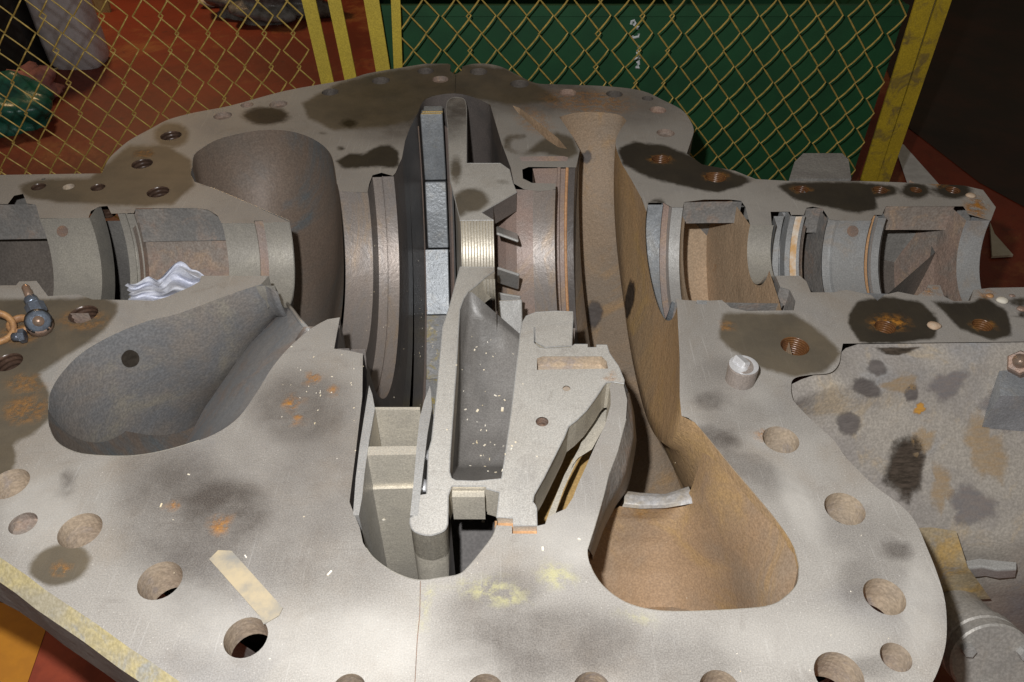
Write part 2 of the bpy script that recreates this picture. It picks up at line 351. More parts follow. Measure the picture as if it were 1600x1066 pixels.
DAMP = [(268, 211, 29, 21), (93, 883, 50, 33, -15), (143, 737, 5, 2.5, -20),
 [(25, 290), (60, 279), (140, 277), (200, 226), (262, 226), (300, 250), (306, 290), (270, 321), (220, 324), (90, 318), (40, 310)],
 [(-30, 466), (110, 466), (150, 461), (186, 473), (184, 490), (160, 522), (62, 585), (78, 612), (82, 652), (50, 682), (22, 692), (28, 720), (15, 745), (-30, 760)],
 [(1128, 487), (1240, 488), (1290, 522), (1316, 552), (1290, 583), (1240, 590), (1190, 577), (1140, 547), (1122, 530)],
 [(470, 160), (530, 128), (600, 110), (700, 96), (790, 105), (850, 136), (880, 160), (800, 165), (700, 150), (640, 190), (600, 200), (520, 205), (480, 185)],
 [(812, 245), (835, 225), (868, 205), (895, 214), (906, 238), (890, 250), (845, 240)], [(787, 215), (800, 210), (822, 210), (822, 216), (800, 219), (798, 232), (815, 238), (800, 240), (786, 232)]]
DAMP_D = [(735, 313, 30, 20), (712, 265, 10, 22), (718, 322, 16, 18), (785, 285, 9, 3)]
SMUDGE = [(345, 800, 120, 85, 0, .95), (365, 795, 60, 40, 0, 1.0), (470, 640, 120, 85, 0, .6), (1400, 860, 36, 22, 15, .9), (104, 755, 14, 30, 0, .6), (1112, 625, 40, 22, 0, .8), (1115, 685, 60, 26, 10, .8), (1365, 1043, 50, 26, 0, .5), (1345, 905, 50, 60, 20, .4), (1180, 735, 110, 30, 25, .45), (930, 1010, 200, 50, 0, .3), (240, 760, 80, 130, 0, .4), (700, 290, 9, 5, 0, .5), (520, 800, 170, 230, 0, .38), (290, 820, 140, 190, -8, .62), (230, 790, 60, 110, 0, .35), (480, 880, 160, 80, 0, .35), (800, 925, 70, 50, 0, .45), (850, 1010, 220, 90, 0, .62), (760, 960, 90, 70, 0, .4), (1050, 1040, 150, 60, 0, .4), (1350, 830, 90, 50, 0, .22), (1120, 600, 70, 60, 0, .35), (1150, 650, 80, 40, 0, .3), (1200, 760, 60, 30, 0, .25), (1370, 885, 60, 70, 0, .20), (1090, 540, 50, 90, 0, .12), (1250, 640, 70, 60, 0, .18), (640, 170, 170, 70, 0, .75), (850, 150, 140, 40, 0, .65), (1000, 160, 90, 50, 0, .4), (1060, 1010, 110, 50, 0, .22), (300, 1030, 60, 40, 0, .12), (420, 200, 160, 50, 0, .15), (320, 720, 150, 90, 0, .22)]
RUST = [(490, 590, 16, 12, 0, 1), (519, 611, 13, 8, -20, 1), (455, 632, 12, 16, 0, 1), (477, 630, 7, 12, 0, .9), (466, 655, 9, 8, 0, .9), (345, 820, 22, 18, 0, .8), (270, 788, 12, 8, -25, .9), (93, 888, 18, 12, 0, .6), (40, 640, 45, 28, -10, .4), (920, 160, 90, 26, 5, .42), (835, 190, 45, 25, 30, .3), (1135, 510, 12, 8, 0, .5), (1195, 680, 24, 12, 0, .5), (1390, 505, 40, 16, 0, .7), (1032, 249, 22, 8, 0, .8), (1118, 276, 26, 8, 0, .8), (1535, 508, 22, 10, 0, .7), (1252, 296, 20, 6, 0, .6), (1375, 297, 16, 6, 0, .6), (1466, 291, 5, 7, 0, 1), (1525, 325, 24, 22, 0, .9), (1460, 455, 30, 6, 0, .7), (130, 500, 50, 22, 0, .3), (225, 240, 20, 8, 0, .5), (1450, 1013, 22, 5, 0, .5), (40, 600, 40, 20, 0, .35), (30, 520, 40, 25, 0, .4), (1405, 860, 8, 6, 0, .6), (1540, 460, 20, 8, 0, .5), (955, 590, 12, 9, 0, .4)]
YEL = [[(656, 922), (676, 912), (690, 908), (700, 912), (676, 935), (672, 985), (656, 990)], (770, 925, 70, 22, 12), (870, 900, 40, 22, 20), (770, 912, 50, 12), (1000, 965, 50, 10, 15)]
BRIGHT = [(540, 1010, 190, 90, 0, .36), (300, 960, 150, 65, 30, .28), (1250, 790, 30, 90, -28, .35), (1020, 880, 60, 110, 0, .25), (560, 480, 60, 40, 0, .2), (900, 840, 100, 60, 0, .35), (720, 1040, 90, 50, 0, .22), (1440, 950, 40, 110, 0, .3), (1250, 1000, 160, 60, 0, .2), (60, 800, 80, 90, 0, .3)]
def paint(o, off, damps):
    me = o.data; n = len(me.vertices); co = np.empty(n * 3); me.vertices.foreach_get('co', co); p = pix(co.reshape(-1, 3) + np.array(off))
    def put(name, v):
        a = me.attributes.new(name, 'FLOAT', 'POINT'); a.data.foreach_set('value', v.astype(np.float32))
    def crisp(L):
        v = np.full(n, -1.0)
        for s in L:
            v = np.maximum(v, np.clip((sd_poly(p, s)[0] if isinstance(s, list) else ell(p, *s)) / 14, -1, 1.5))
        return v
    def soft(L):
        v = np.zeros(n)
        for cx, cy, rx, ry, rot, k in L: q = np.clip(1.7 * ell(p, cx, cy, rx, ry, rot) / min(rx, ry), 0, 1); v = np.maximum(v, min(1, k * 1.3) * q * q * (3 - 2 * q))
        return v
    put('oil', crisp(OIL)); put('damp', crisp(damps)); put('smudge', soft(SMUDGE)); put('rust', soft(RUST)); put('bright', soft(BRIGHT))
    put('yellow', np.clip(crisp(YEL) * 1.2, 0, 1))
def plate(name, contour, holes, thick, mat, parent, z=0.0, grid=.0095, damps=DAMP, chamf=None, wallmat=None, skip_walls=()):
    """flat plate traced on the joint plane, with round and polygonal openings, and upright edges"""
    C = [P(x, y, 0) for x, y in contour]
    loops = [[Vector((p.x, p.y)) for p in C]]
    for h in holes: loops.append([Vector((p.x, p.y)) for p in h])
    verts = []; edges = []
    for L in loops:
        b = len(verts); L2 = []
        for i, p in enumerate(L):
            q = L[(i + 1) % len(L)]; k = max(1, int((q - p).length / .02)); L2 += [p.lerp(q, s / k) for s in range(k)]
        verts += L2; edges += [(b + i, b + (i + 1) % len(L2)) for i in range(len(L2))]
    cp = [np.array([[v.x, v.y] for v in L]) for L in loops]
    lo = cp[0].min(0); hi = cp[0].max(0); gx, gy = np.meshgrid(np.arange(lo[0], hi[0], grid), np.arange(lo[1], hi[1], grid))
    g = np.stack([gx.ravel(), gy.ravel()], 1) + rng.uniform(-.002, .002, (gx.size, 2))
    d, ins = sd_poly(g, cp[0]); ok = ins & (d > .003)
    g = g[ok]
    for c in cp[1:]:
        bb = (g[:, 0] > c[:, 0].min() - .01) & (g[:, 0] < c[:, 0].max() + .01) & (g[:, 1] > c[:, 1].min() - .01) & (g[:, 1] < c[:, 1].max() + .01)
        idx = np.where(bb)[0]
        if len(idx):
            d, i2 = sd_poly(g[idx], c); bad = idx[i2 | (np.abs(d) < .003)]; g = np.delete(g, bad, 0)
    verts += [Vector((float(a), float(b))) for a, b in g]
    vo, eo, fo, *_ = geometry.delaunay_2d_cdt(verts, edges, [], 0, 1e-6)
    va = np.array([[v.x, v.y] for v in vo]); fa = np.array([f for f in fo if len(f) == 3]); cen = va[fa].mean(1)
    _, keep = sd_poly(cen, cp[0])
    for c in cp[1:]:
        bb = np.where((cen[:, 0] > c[:, 0].min()) & (cen[:, 0] < c[:, 0].max()) & (cen[:, 1] > c[:, 1].min()) & (cen[:, 1] < c[:, 1].max()))[0]
        if len(bb): keep[bb] &= ~sd_poly(cen[bb], c)[1]
    fa = fa[keep]
    o = mesh(name, [(float(a), float(b), z) for a, b in va], [tuple(int(i) for i in f) for f in fa], mat, parent)
    off = O if parent is not None else Vector((0, 0, 0))
    pp = Vector((0, 0, 0)); q = parent
    while q is not None: pp = pp + q.location; q = q.parent
    paint(o, pp, damps)
    return o
def wall(name, px, z0, z1, mat, parent, closed=False, lean=0.0):
    pts = [P(x, y, 0) for x, y in px]; n = len(pts); v = [Vector((p.x, p.y, z0)) for p in pts] + [Vector((p.x, p.y, z1)) for p in pts]
    m = n if closed else n - 1
    return mesh(name, v, [(i, (i + 1) % n, n + (i + 1) % n, n + i) for i in range(m)], mat, parent)
def ring_px(cx, cy, rpx, n=28):
    c = P(cx, cy, 0); r = (P(cx + rpx, cy, 0) - c).length
    return [c + Vector((math.cos(2 * math.pi * k / n) * r, math.sin(2 * math.pi * k / n) * r, 0)) for k in range(n)], c, r
def catmull(px, per=6):
    out = []; n = len(px)
    for i in range(n - 1):
        p0, p1, p2, p3 = [Vector(px[max(0, min(n - 1, i + k))]) for k in (-1, 0, 1, 2)]
        for s in range(per):
            t = s / per; q = .5 * ((2 * p1) + (p2 - p0) * t + (2 * p0 - 5 * p1 + 4 * p2 - p3) * t * t + (3 * p1 - p0 - 3 * p2 + p3) * t ** 3)
            out.append((q.x, q.y))
    out.append(tuple(px[-1])); return out
# ================================================================ THE CASING
T = empty('turbine_casing', O, 'large grey lower half of a steam turbine casing with an open bolted joint face', 'turbine casing')
# outlines in photo pixels on the joint plane
FAR_OUT = [(1556, 324), (1536, 297), (1506, 290), (1404, 285), (1344, 283), (1236, 283), (1181, 280), (1148, 267), (1097, 257)] + catmull([(1073, 240), (1080, 219), (1084, 203), (1077, 186), (1064, 171), (1037, 157), (1003, 142), (949, 135), (871, 132), (837, 130), (810, 118), (787, 106), (763, 100), (739, 100), (722, 104)], 4) + [(721, 111), (711, 116.5), (703, 111), (704, 101), (699, 99.6)] + catmull([(665, 99.6), (631, 105), (574, 115), (540, 125), (446, 142), (361, 165), (304, 176), (263, 187), (236, 201), (203, 219), (182, 236), (169, 250), (159, 271)], 4) + [(0, 273.5), (-160, 275)]
CH_L_FAR = catmull([(300, 262), (303, 243), (317, 231), (338, 219), (365, 211), (405, 204), (446, 204), (480, 213), (503, 226), (517, 241), (523, 260), (527, 287)], 4)
NOSE_FAR = [(300, 262), (298, 272), (304, 284), (330, 293), (391, 319), (452, 345)]
SLOT_FAR = [(628, 247), (633, 220), (641, 199), (653, 176)] + catmull([(657, 165), (665, 155), (682, 149), (712, 146), (740, 152), (766, 164)], 4)
RCH_FAR_L = [(906, 235), (895, 214), (874, 183)]
RCH_FAR_B = catmull([(874, 183), (895, 177), (918, 175), (945, 176), (969, 180), (979, 189)], 3)
RCH_FAR_R = catmull([(979, 189), (966, 209), (962, 228), (972, 257)], 4)
RCH_FAR_W = [(972, 257), (986, 280), (1003, 311), (1010, 331)]
far_in = [(-160, 320), (12, 319), (22, 306), (36, 303), (42, 318), (56, 320), (62, 341), (138, 341), (142, 330), (155, 323), (168, 322), (174, 334), (209, 333), (212, 326), (304, 325), (325, 328), (340, 337), (346, 349), (397, 349), (397, 345), (411, 345), (411, 348), (452, 347)]
far_in += NOSE_FAR[::-1][1:] + CH_L_FAR[1:] + [(530, 299), (574, 301), (577, 287), (582, 274), (596, 270), (614, 275), (618, 270)] + SLOT_FAR + [(783, 222), (798, 262), (803, 287), (819, 296), (844, 299), (868, 296), (868, 287), (831, 286), (817, 279), (816, 265), (826, 261), (900, 262)]
far_in += RCH_FAR_L + RCH_FAR_B[1:] + RCH_FAR_R[1:] + RCH_FAR_W[1:] + [(1013, 317), (1037, 317), (1044, 321), (1050, 324), (1067, 324), (1069, 316), (1100, 312), (1140, 312), (1158, 314), (1165, 324), (1172, 352), (1206, 352), (1204, 331), (1234, 331), (1236, 336), (1246, 336), (1256, 336), (1260, 325), (1270, 323), (1285, 326), (1296, 343), (1313, 345), (1360, 345), (1366, 336), (1378, 336), (1384, 322.5), (1505, 322.5), (1513, 335), (1548, 345)]
FAR = far_in + FAR_OUT
NEAR_OUT_R = [(1700, 449), (1700, 533), (1600, 534), (1317, 537)] + catmull([(1314, 552), (1310, 570), (1296, 583), (1266, 586), (1242, 591), (1236, 603), (1239, 624), (1252, 640), (1276, 664), (1303, 688), (1323, 716), (1364, 757), (1408, 790), (1431, 817), (1448, 855), (1465, 898), (1477, 942), (1479, 993), (1472, 1030), (1455, 1070), (1420, 1120), (1330, 1150)], 4)
NEAR_OUT_L = [(900, 1160), (400, 1160), (290, 1072), (243, 1039), (203, 1013), (148, 973), (71, 922), (40, 898), (0, 871), (-160, 790)]
CH_L_NEAR = catmull([(75, 640), (77, 668), (88, 690), (110, 704), (140, 711), (200, 713), (250, 706), (300, 692), (340, 676), (373, 652), (400, 615), (425, 575), (450, 545), (480, 518), (500, 505)], 4)
NOSE_NEAR = catmull([(75, 640), (78, 615), (95, 585), (130, 550), (180, 522), (230, 502), (279, 490), (357, 461), (408, 444)], 4)
SLOT_NEAR = [(567, 553), (566, 620), (556, 705), (546, 784), (552, 800), (562, 824)] + catmull([(567, 848), (580, 868), (600, 885), (625, 899), (655, 907), (690, 903), (717, 898), (733, 885), (753, 861), (770, 838), (776, 821)], 4)
GAP_R = [(839, 834), (839, 822), (852, 819), (856, 809), (868, 802), (884, 795), (895, 778), (903, 757), (917, 726), (931, 694), (945, 665), (954, 633), (954, 615), (952, 605), (956, 598), (975, 604)]
BAND_R = [(975, 604), (980, 625), (978, 655), (965, 705), (951, 742), (943, 775), (930, 820), (918, 858)]
RCH_NEAR_B = catmull([(918, 858), (919, 872), (927, 895), (945, 919), (976, 941), (1016, 953), (1070, 956), (1161, 952), (1205, 946), (1229, 932), (1246, 912), (1249, 885)], 4)
RCH_NEAR_R = catmull([(1249, 885), (1239, 851), (1212, 811), (1178, 770), (1144, 730), (1104, 681), (1082, 657), (1065, 650)], 4)
RCH_NEAR_W = [(1065, 650), (1062, 620), (1062, 560), (1058, 478)]
near_in = [(-160, 447), (25, 446), (30, 440), (57, 439), (75, 463), (123, 460), (144, 468), (205, 469), (240, 470), (261, 464), (298, 448), (312, 440), (315, 431), (420, 431), (408, 444)] + NOSE_NEAR[::-1][1:] + CH_L_NEAR[1:] + [(512, 499), (531, 496), (522, 545), (545, 548)] + SLOT_NEAR + [(776, 821), (800, 822), (800, 834)] + GAP_R + BAND_R[1:] + RCH_NEAR_B[1:] + RCH_NEAR_R[1:] + RCH_NEAR_W[1:]
near_in += [(1056, 467), (1070, 469), (1087, 470), (1089, 475), (1104, 476), (1105, 470), (1128, 469), (1142, 481), (1167, 486), (1240, 485), (1243, 471), (1234, 453), (1219, 448), (1212, 431), (1250, 431), (1260, 440), (1267, 457), (1302, 457), (1322, 453), (1361, 461), (1371, 470), (1382, 461), (1403, 456), (1433, 462), (1448, 452), (1450, 445), (1469, 446), (1475, 463), (1490, 471), (1516, 470), (1521, 453), (1547, 450), (1600, 449)]
NEAR = near_in + NEAR_OUT_R + NEAR_OUT_L
# round holes: x, y, radius in px, style
HF = [(267, 212, 16, 't'), (222, 256, 16, 't'), (247, 300, 17, 't'), (60, 292, 11, 't'), (107, 292, 9, 'p'), (153, 293, 11, 't'), (68, 280, 3, 'd'), (348, 181, 14, 's'), (386, 164, 10, 's'), (435, 163, 14, 's'), (516, 144, 13, 'd'), (595, 126, 14, 'd'), (665, 111, 13, 'd'), (688, 124, 13, 's'), (748, 112, 14, 'd'), (812, 131, 15, 'd'), (887, 145, 14, 's'), (960, 147, 13, 'd'), (1012, 154, 9, 'd'), (1028, 172, 13, 's'), (1040, 208, 14, 's'), (1032, 249, 14, 'r'), (1118, 277, 16, 'r'), (1252, 296, 11, 'r'), (1375, 297, 11, 'r'), (1431, 297, 9, 'r'), (1489, 297, 11, 'r')]
HN = [(130, 491, 22, 't'), (13, 566, 21, 't'), (14, 756, 30, 'p'), (36, 818, 21, 's'), (125, 829, 33, 'p'), (250, 907, 34, 'p'), (384, 996, 34, 'o'), (545, 1079, 27, 'p'), (758, 1082, 30, 'p'), (925, 1079, 30, 'p'), (1125, 1078, 32, 'p'), (1311, 1055, 38, 'p'), (1400, 1027, 24, 'p'), (1382, 932, 32, 'p'), (1320, 795, 31, 'p'), (1220, 687, 28, 'p'), (1242, 541, 22, 'r'), (1383, 511, 16, 'r'), (1535, 508, 15, 'r')]
def holes(H): return [ring_px(*h[:3])[0] for h in H]
far_slit = [P(x, y) for x, y in [(801, 165), (812, 169), (845, 194), (872, 216), (886, 233), (872, 230), (855, 219), (836, 201), (808, 175)]]
far_key = [P(x, y) for x, y in [(811, 245), (880, 244), (888, 246), (886, 252), (815, 252)]]
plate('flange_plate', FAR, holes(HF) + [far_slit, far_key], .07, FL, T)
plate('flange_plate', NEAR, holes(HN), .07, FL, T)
def hole_part(cx, cy, rp, st):
    ring, c, r = ring_px(cx, cy, rp)
    thr = st in 'tr'; dep = {'t': .06, 'r': .03, 'p': .052, 's': .012, 'd': .06, 'o': .034}[st]
    mat = M['thread'] if st == 't' else M['threadrust'] if st == 'r' else M['hole'] if st in 'po' else M['castpink'] if st == 's' else M['darkfloor']
    v, f = [], []; n = 28; rows = 30 if thr else 2
    for i in range(rows + 1):
        z = -dep * i / rows
        for k in range(n):
            a = 2 * math.pi * k / n; rr = r * 1.0
            if thr and i: rr *= 1 - .10 * (.5 + .5 * math.cos(2 * math.pi * (i / 4.0 - k / n)))
            elif not thr and i == 0: rr *= 1.0
            v.append(c + Vector((math.cos(a) * rr, math.sin(a) * rr, z)))
    for i in range(rows):
        for k in range(n): f.append((i * n + k, i * n + (k + 1) % n, (i + 1) * n + (k + 1) % n, (i + 1) * n + k))
    if st not in 'op': f.append(tuple(rows * n + k for k in range(n)))
    mesh('threaded_hole' if thr else 'bolt_hole', v, f, mat, T, thr)
for h in HF + HN: hole_part(*h)
# edges of the flange
wall('flange_edge', FAR_OUT, 0, -.09, M['side'], T)
wall('flange_edge', [q for q in NEAR_OUT_R if q[1] > 600 and q[0] > 1230], 0, -.075, M['side'], T)
def leftedge():
    A = [P(x, y, 0) for x, y in NEAR_OUT_L]; B = []
    for p in A: B.append(p + Vector((-.012, -.012, -.018)))
    n = len(A); mesh('chamfer', A + B, [(i, i + 1, n + i + 1, n + i) for i in range(n - 1)], M['chamfer'], T)
    Cc = [p + Vector((0, 0, -.075)) for p in B]
    mesh('flange_edge', B + Cc, [(i, i + 1, n + i + 1, n + i) for i in range(n - 1)], M['side'], T)
leftedge()
# inner edges: short upright rims under the parts of the joint face that do not run into a turned surface
wall('inner_edge', [(546, 784), (552, 800), (562, 824)], 0, -.2, M['beige'], T)
wall('inner_edge', [(567, 553), (566, 620), (556, 705), (546, 784)], 0, -.25, M['ringdark'], T)
wall('inner_edge', [(522, 545), (545, 548), (567, 553)], 0, -.12, M['ringdark'], T)
wall('inner_edge', [(531, 496), (522, 545)], 0, -.12, M['ringdark'], T)
wall('inner_edge', [(500, 505), (512, 499), (531, 496)], 0, -.12, M['ringdark'], T)
wall('inner_edge', [(p) for p in GAP_R[1:]], 0, -.13, M['beige'], T)
wall('inner_edge', [(783, 222), (798, 262), (803, 287)], 0, -.05, M['ringred'], T)
wall('key_step', [(776, 821), (800, 822), (800, 834), (839, 834), (839, 822), (852, 819), (856, 809), (868, 802)], 0, -.016, M['orange'], T)
wall('inner_edge', [(315, 431), (420, 431), (408, 444)], 0, -.05, M['saddle'], T)
for seg in ([(-160, 447), (25, 446), (30, 440), (57, 439), (75, 463), (123, 460), (144, 468), (205, 469), (240, 470), (261, 464), (298, 448), (312, 440), (315, 431)], near_in[-33:]):
    wall('inner_edge', seg, 0, -.05, M['castgrey'], T)
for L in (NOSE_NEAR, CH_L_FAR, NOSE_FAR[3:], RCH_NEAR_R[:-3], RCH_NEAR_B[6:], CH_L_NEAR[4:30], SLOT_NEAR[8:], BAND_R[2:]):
    tube('worn_highlight_edge', [P(x, y, -.0011) for x, y in L], .0009, M['saddle'], T, 6)  # thin bright tubes that stand in for highlights along the cavity edges
tube('joint_line', [P(657, 908, .0), P(656, 960, .0), P(652, 1000, .0), P(648, 1075, .0)], .0005, M['rustbolt'], T, 5)
tube('joint_line', [P(712, 118, .0), P(711, 145, .0)], .0009, M['oil'], T, 5)
prism('rust_ledge', [P(x, y) for x, y in [(773, 806), (805, 806), (805, 820), (852, 818), (868, 800), (872, 803), (858, 822), (842, 824), (842, 837), (797, 837), (797, 825), (773, 824)]], -.03, -.010, M['orange'], T)
# slit and key slot in the far plate
def pit(name, poly, dep, mat, floor=None, parent=T):
    n = len(poly); v = [p.copy() for p in poly] + [p - Vector((0, 0, dep)) for p in poly]
    f = [(i, (i + 1) % n, n + (i + 1) % n, n + i) for i in range(n)] + [tuple(range(n, 2 * n))]
    return mesh(name, v, f, mat, parent)
pit('slit', far_slit, .03, M['rustfloor']); pit('key_slot', far_key, .01, M['ringred'])
# ---- left bearing
def X1(x): return XX(x, 341)
rs = RR(341, 100)
def sad(name, x0, x1, r, mat, yy=341, back=.05, a1=180):
    a, b = XX(x0, yy), XX(x1, yy); rev(name, [(a, r), (b, r)], mat, T, 0, a1); rev(name, [(a, r + back), (a, r)], mat, T, 0, 112); rev(name, [(b, r), (b, r + back)], mat, T, 0, 112)
def cavity(x0, x1, r, deep, mat, fmat, amid=36, yy=330, rough=.002, xs=None):
    a, b = XX(x0, yy), XX(x1, yy)
    rev('cavity_wall', [(a, r), ((a + b) / 2, r * 1.01), (b, r)], mat, T, 0, amid, 16, False, rough)
    if a > 0: rev('cavity_wall', [(a, r), (b, r)], mat, T, 160, 176, 6)
    a2, b2 = (a, b) if xs is None else (XX(xs[0], yy), XX(xs[1], yy))
    rev('cavity_floor', [(a2, r - .03), (a2, deep), (b2, deep)], fmat, T, 10, 150, 30, True)
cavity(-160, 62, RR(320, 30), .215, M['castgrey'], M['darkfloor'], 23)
sad('bearing_seat', 62, 139, rs, M['saddle'])
rev('cavity_wall', [(XX(139), RR(324, 155)), (XX(168), RR(324, 155))], M['castpink'], T)
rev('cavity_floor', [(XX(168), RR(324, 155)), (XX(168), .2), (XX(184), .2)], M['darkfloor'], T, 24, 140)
rl = RR(334, 195); rev('seal_lip', [(XX(184, 334), rl + .06), (XX(184, 334), rl)], M['saddle'], T, 0, 112); rev('seal_lip', [(XX(184, 334), rl), (XX(195, 334), rl), (XX(195, 334), rl + .004), (XX(198, 334), rl + .004), (XX(198, 334), rl - .001), (XX(209, 334), rl - .001)], M['saddle'], T)
cavity(209, 348, RR(326, 280), .152, M['castgrey'], M['castpink'], 25, 330, .004)
re_ = RR(348, 400); xe = XX(452, 347)
rev('bearing_seat', [(XX(347, 348), re_ + .012), (XX(347, 348), re_), (XX(397, 348), re_), (XX(397, 348), re_ + .006)], M['saddle'], T)
rev('seat_groove', [(XX(397, 348), re_ + .005), (XX(411, 348), re_ + .005)], M['ringred'], T)
rev('bearing_seat', [(XX(411, 348), re_ + .006), (XX(411, 348), re_), (xe - .002, re_), (xe, re_ + .0015)], M['saddle'], T)
rings = ring_px(98, 361, 8)
# ---- left chamber
def sync(F, N, n): return resample([P(x, y) for x, y in F], n), resample([P(x, y) for x, y in N], n)
a, b = sync(CH_L_FAR, CH_L_NEAR, 44); loft('exhaust_chamber', a, b, M['castbrown'], T, n=64, rough=.004, depth=.70)
a, b = sync(NOSE_FAR, NOSE_NEAR + [(447, 462)], 26)
b[-1] = Wm(xe + .012, -re_ - .0015); a[-1] = Wm(xe, re_ + .0015)
loft('nose_cone', a, b, M['castblue'], T, n=64, rough=.003, depth=lambda t: .97 + 1.0 * math.sin(math.pi * t ** .5))
patch('chamber_wall', [[(447, 473, -.10), (456, 484, -.06), (468, 500, -.03), (484, 517, -.004)],
    [(424, 496, -.125), (436, 508, -.07), (450, 525, -.03), (466, 535, -.004)],
    [(390, 535, -.15), (405, 545, -.08), (422, 560, -.035), (440, 562, -.004)],
    [(356, 585, -.17), (372, 592, -.09), (392, 600, -.04), (414, 602, -.004)],
    [(318, 640, -.185), (340, 643, -.10), (365, 645, -.045), (384, 645, -.004)],
    [(292, 690, -.195), (310, 688, -.11), (330, 686, -.05), (340, 682, -.004)],
    [(280, 722, -.20), (295, 716, -.12), (310, 708, -.05), (316, 700, -.004)]], M['castblue2'], T, 5, soft=1)
tube('worn_highlight_edge', [P(448, 474, -.099), P(457, 485, -.058), P(468, 500, -.028), P(483, 517, -.002)], .0035, M['pale'], T, 8)
# ---- stepped ring right of the chamber
rb = RR(299, 530); rt = RR(276, 600)
rev('stepped_ring', [(XX(527, 287), RR(287, 527)), (XX(530, 299), rb), (XX(574, 301), rb - .002)], M['ring'], T)
rev('stepped_ring', [(XX(574, 301), rb - .002), (XX(580, 287), rt - .002)], M['ringdark'], T)
rev('stepped_ring', [(XX(580, 287), rt - .002), (XX(596, 278), rt - .002), (XX(596.5, 278), rt + .002), (XX(597.5, 278), rt + .002), (XX(598, 278), rt), (XX(615, 276), rt)], M['ring'], T)
rev('stepped_ring', [(XX(615, 276), rt), (XX(619, 270), rt + .02), (XX(628, 247), RR(247, 628)), (XX(633, 220), RR(220, 633))], M['ringdark'], T)
# ---- wheel slot
F = [(633, 220), (641, 199), (653, 176)] + SLOT_FAR[4:] + [(783, 222), (798, 262)]
N = [(546, 784), (552, 800), (562, 824)] + SLOT_NEAR[6:] + [(783, 770), (790, 710)]
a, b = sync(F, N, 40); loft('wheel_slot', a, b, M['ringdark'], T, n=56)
# ---- right chamber
def chamber_part(name, segs, mat):
    A, B = [], []
    for f_, n_, k in segs:
        a, b = sync(f_, n_, k); A += a[:-1]; B += b[:-1]
    A.append(P(*segs[-1][0][-1])); B.append(P(*segs[-1][1][-1]))
    loft(name, A, B, mat, T, n=72, rough=.003, depth=.64)
chamber_part('inlet_chamber', [(RCH_FAR_L, BAND_R, 8), (RCH_FAR_B, RCH_NEAR_B, 18)], M['rustgrey'])
chamber_part('chamber_wall', [(RCH_FAR_R, RCH_NEAR_R, 14), (RCH_FAR_W, RCH_NEAR_W, 8)], M['rustwall'])
# ---- right bearing
def R2(name, prof, mat, a0=0, a1=172):
    q = [(XX(x, y), RR(yr, x)) for x, y, yr in prof]; cut = [0] + [i for i in range(1, len(q)) if abs(q[i][1] - q[i - 1][1]) > .012] + [len(q) - 1]
    runs, cur = [], [q[0]]
    for i in range(1, len(q)):
        if abs(q[i][1] - q[i - 1][1]) > .012:
            if len(cur) > 1: runs.append((cur, a1))
            runs.append(([q[i - 1], q[i]], min(a1, 118))); cur = [q[i]]
        else: cur.append(q[i])
    if len(cur) > 1: runs.append((cur, a1))
    for c, e in runs: rev(name, c, mat, T, a0, e)
R2('seal_seat', [(1008, 320, 318), (1011, 320, 320), (1036, 320, 320), (1036, 320, 314)], M['bluegrey'])
R2('seal_seat', [(1037, 320, 314), (1049, 320, 314)], M['ringred'])
R2('seal_seat', [(1049, 320, 312), (1050, 320, 322), (1067, 320, 322), (1067, 320, 300)], M['pale'], 0, 178)
KS[0] = .4
cavity(1067, 1160, RR(316, 1100), .26, M['castgrey'], M['rustfloor'], 17, 316, .003)
rev('cavity_wall', [(XX(1140, 316), .26), (XX(1160, 330), .135), (XX(1172, 345), RR(352, 1180) + .002)], M['rustfloor'], T, 4, 178)
R2('bearing_seat', [(1172, 352, 352), (1209, 352, 352)], M['saddle'], 0, 164)
KS[0] = 1.0
R2('seal_lip', [(1209, 345, 352), (1210, 340, 338), (1224, 336, 338), (1224, 336, 326), (1234, 336, 326), (1234, 336, 338), (1242, 336, 338)], M['saddle_r'])
R2('rust_strip', [(1242, 336, 338.5), (1252, 336, 338.5)], M['whiteline'])
R2('seal_lip', [(1252, 336, 338), (1257, 336, 338), (1257, 336, 310)], M['saddle_r'])
cavity(1257, 1290, RR(326, 1270), .20, M['castgrey'], M['castpink'], 20, 330)
rev('cavity_wall', [(XX(1280, 330), .20), (XX(1296, 343), RR(340, 1296))], M['castgrey'], T, 2, 166)
R2('bearing_seat', [(1296, 343, 341), (1308, 343, 341), (1309, 343, 345), (1360, 343, 345), (1360, 343, 338)], M['saddle_r'])
R2('rust_groove', [(1360, 340, 337), (1370, 340, 337)], M['orange'])
R2('seal_lip', [(1370, 338, 336), (1371, 338, 341), (1383, 338, 341), (1383, 338, 315)], M['saddle_r'])
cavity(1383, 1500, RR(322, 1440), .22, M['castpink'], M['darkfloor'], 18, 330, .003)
rev('cavity_wall', [(XX(1470, 330), .22), (XX(1500, 335), .128), (XX(1510, 340), RR(345, 1510))], M['castpink'], T, 2, 166)
R2('bearing_seat', [(1510, 345, 345), (1547, 345, 345), (1548, 345, 320)], M['saddle_r'])
wall('flange_edge', [(1548, 345), (1556, 324)], 0, -.1, M['side'], T)
# drilled oil holes in the two bearing seats
def seat_hole(x, y, r_, mat):
    pass
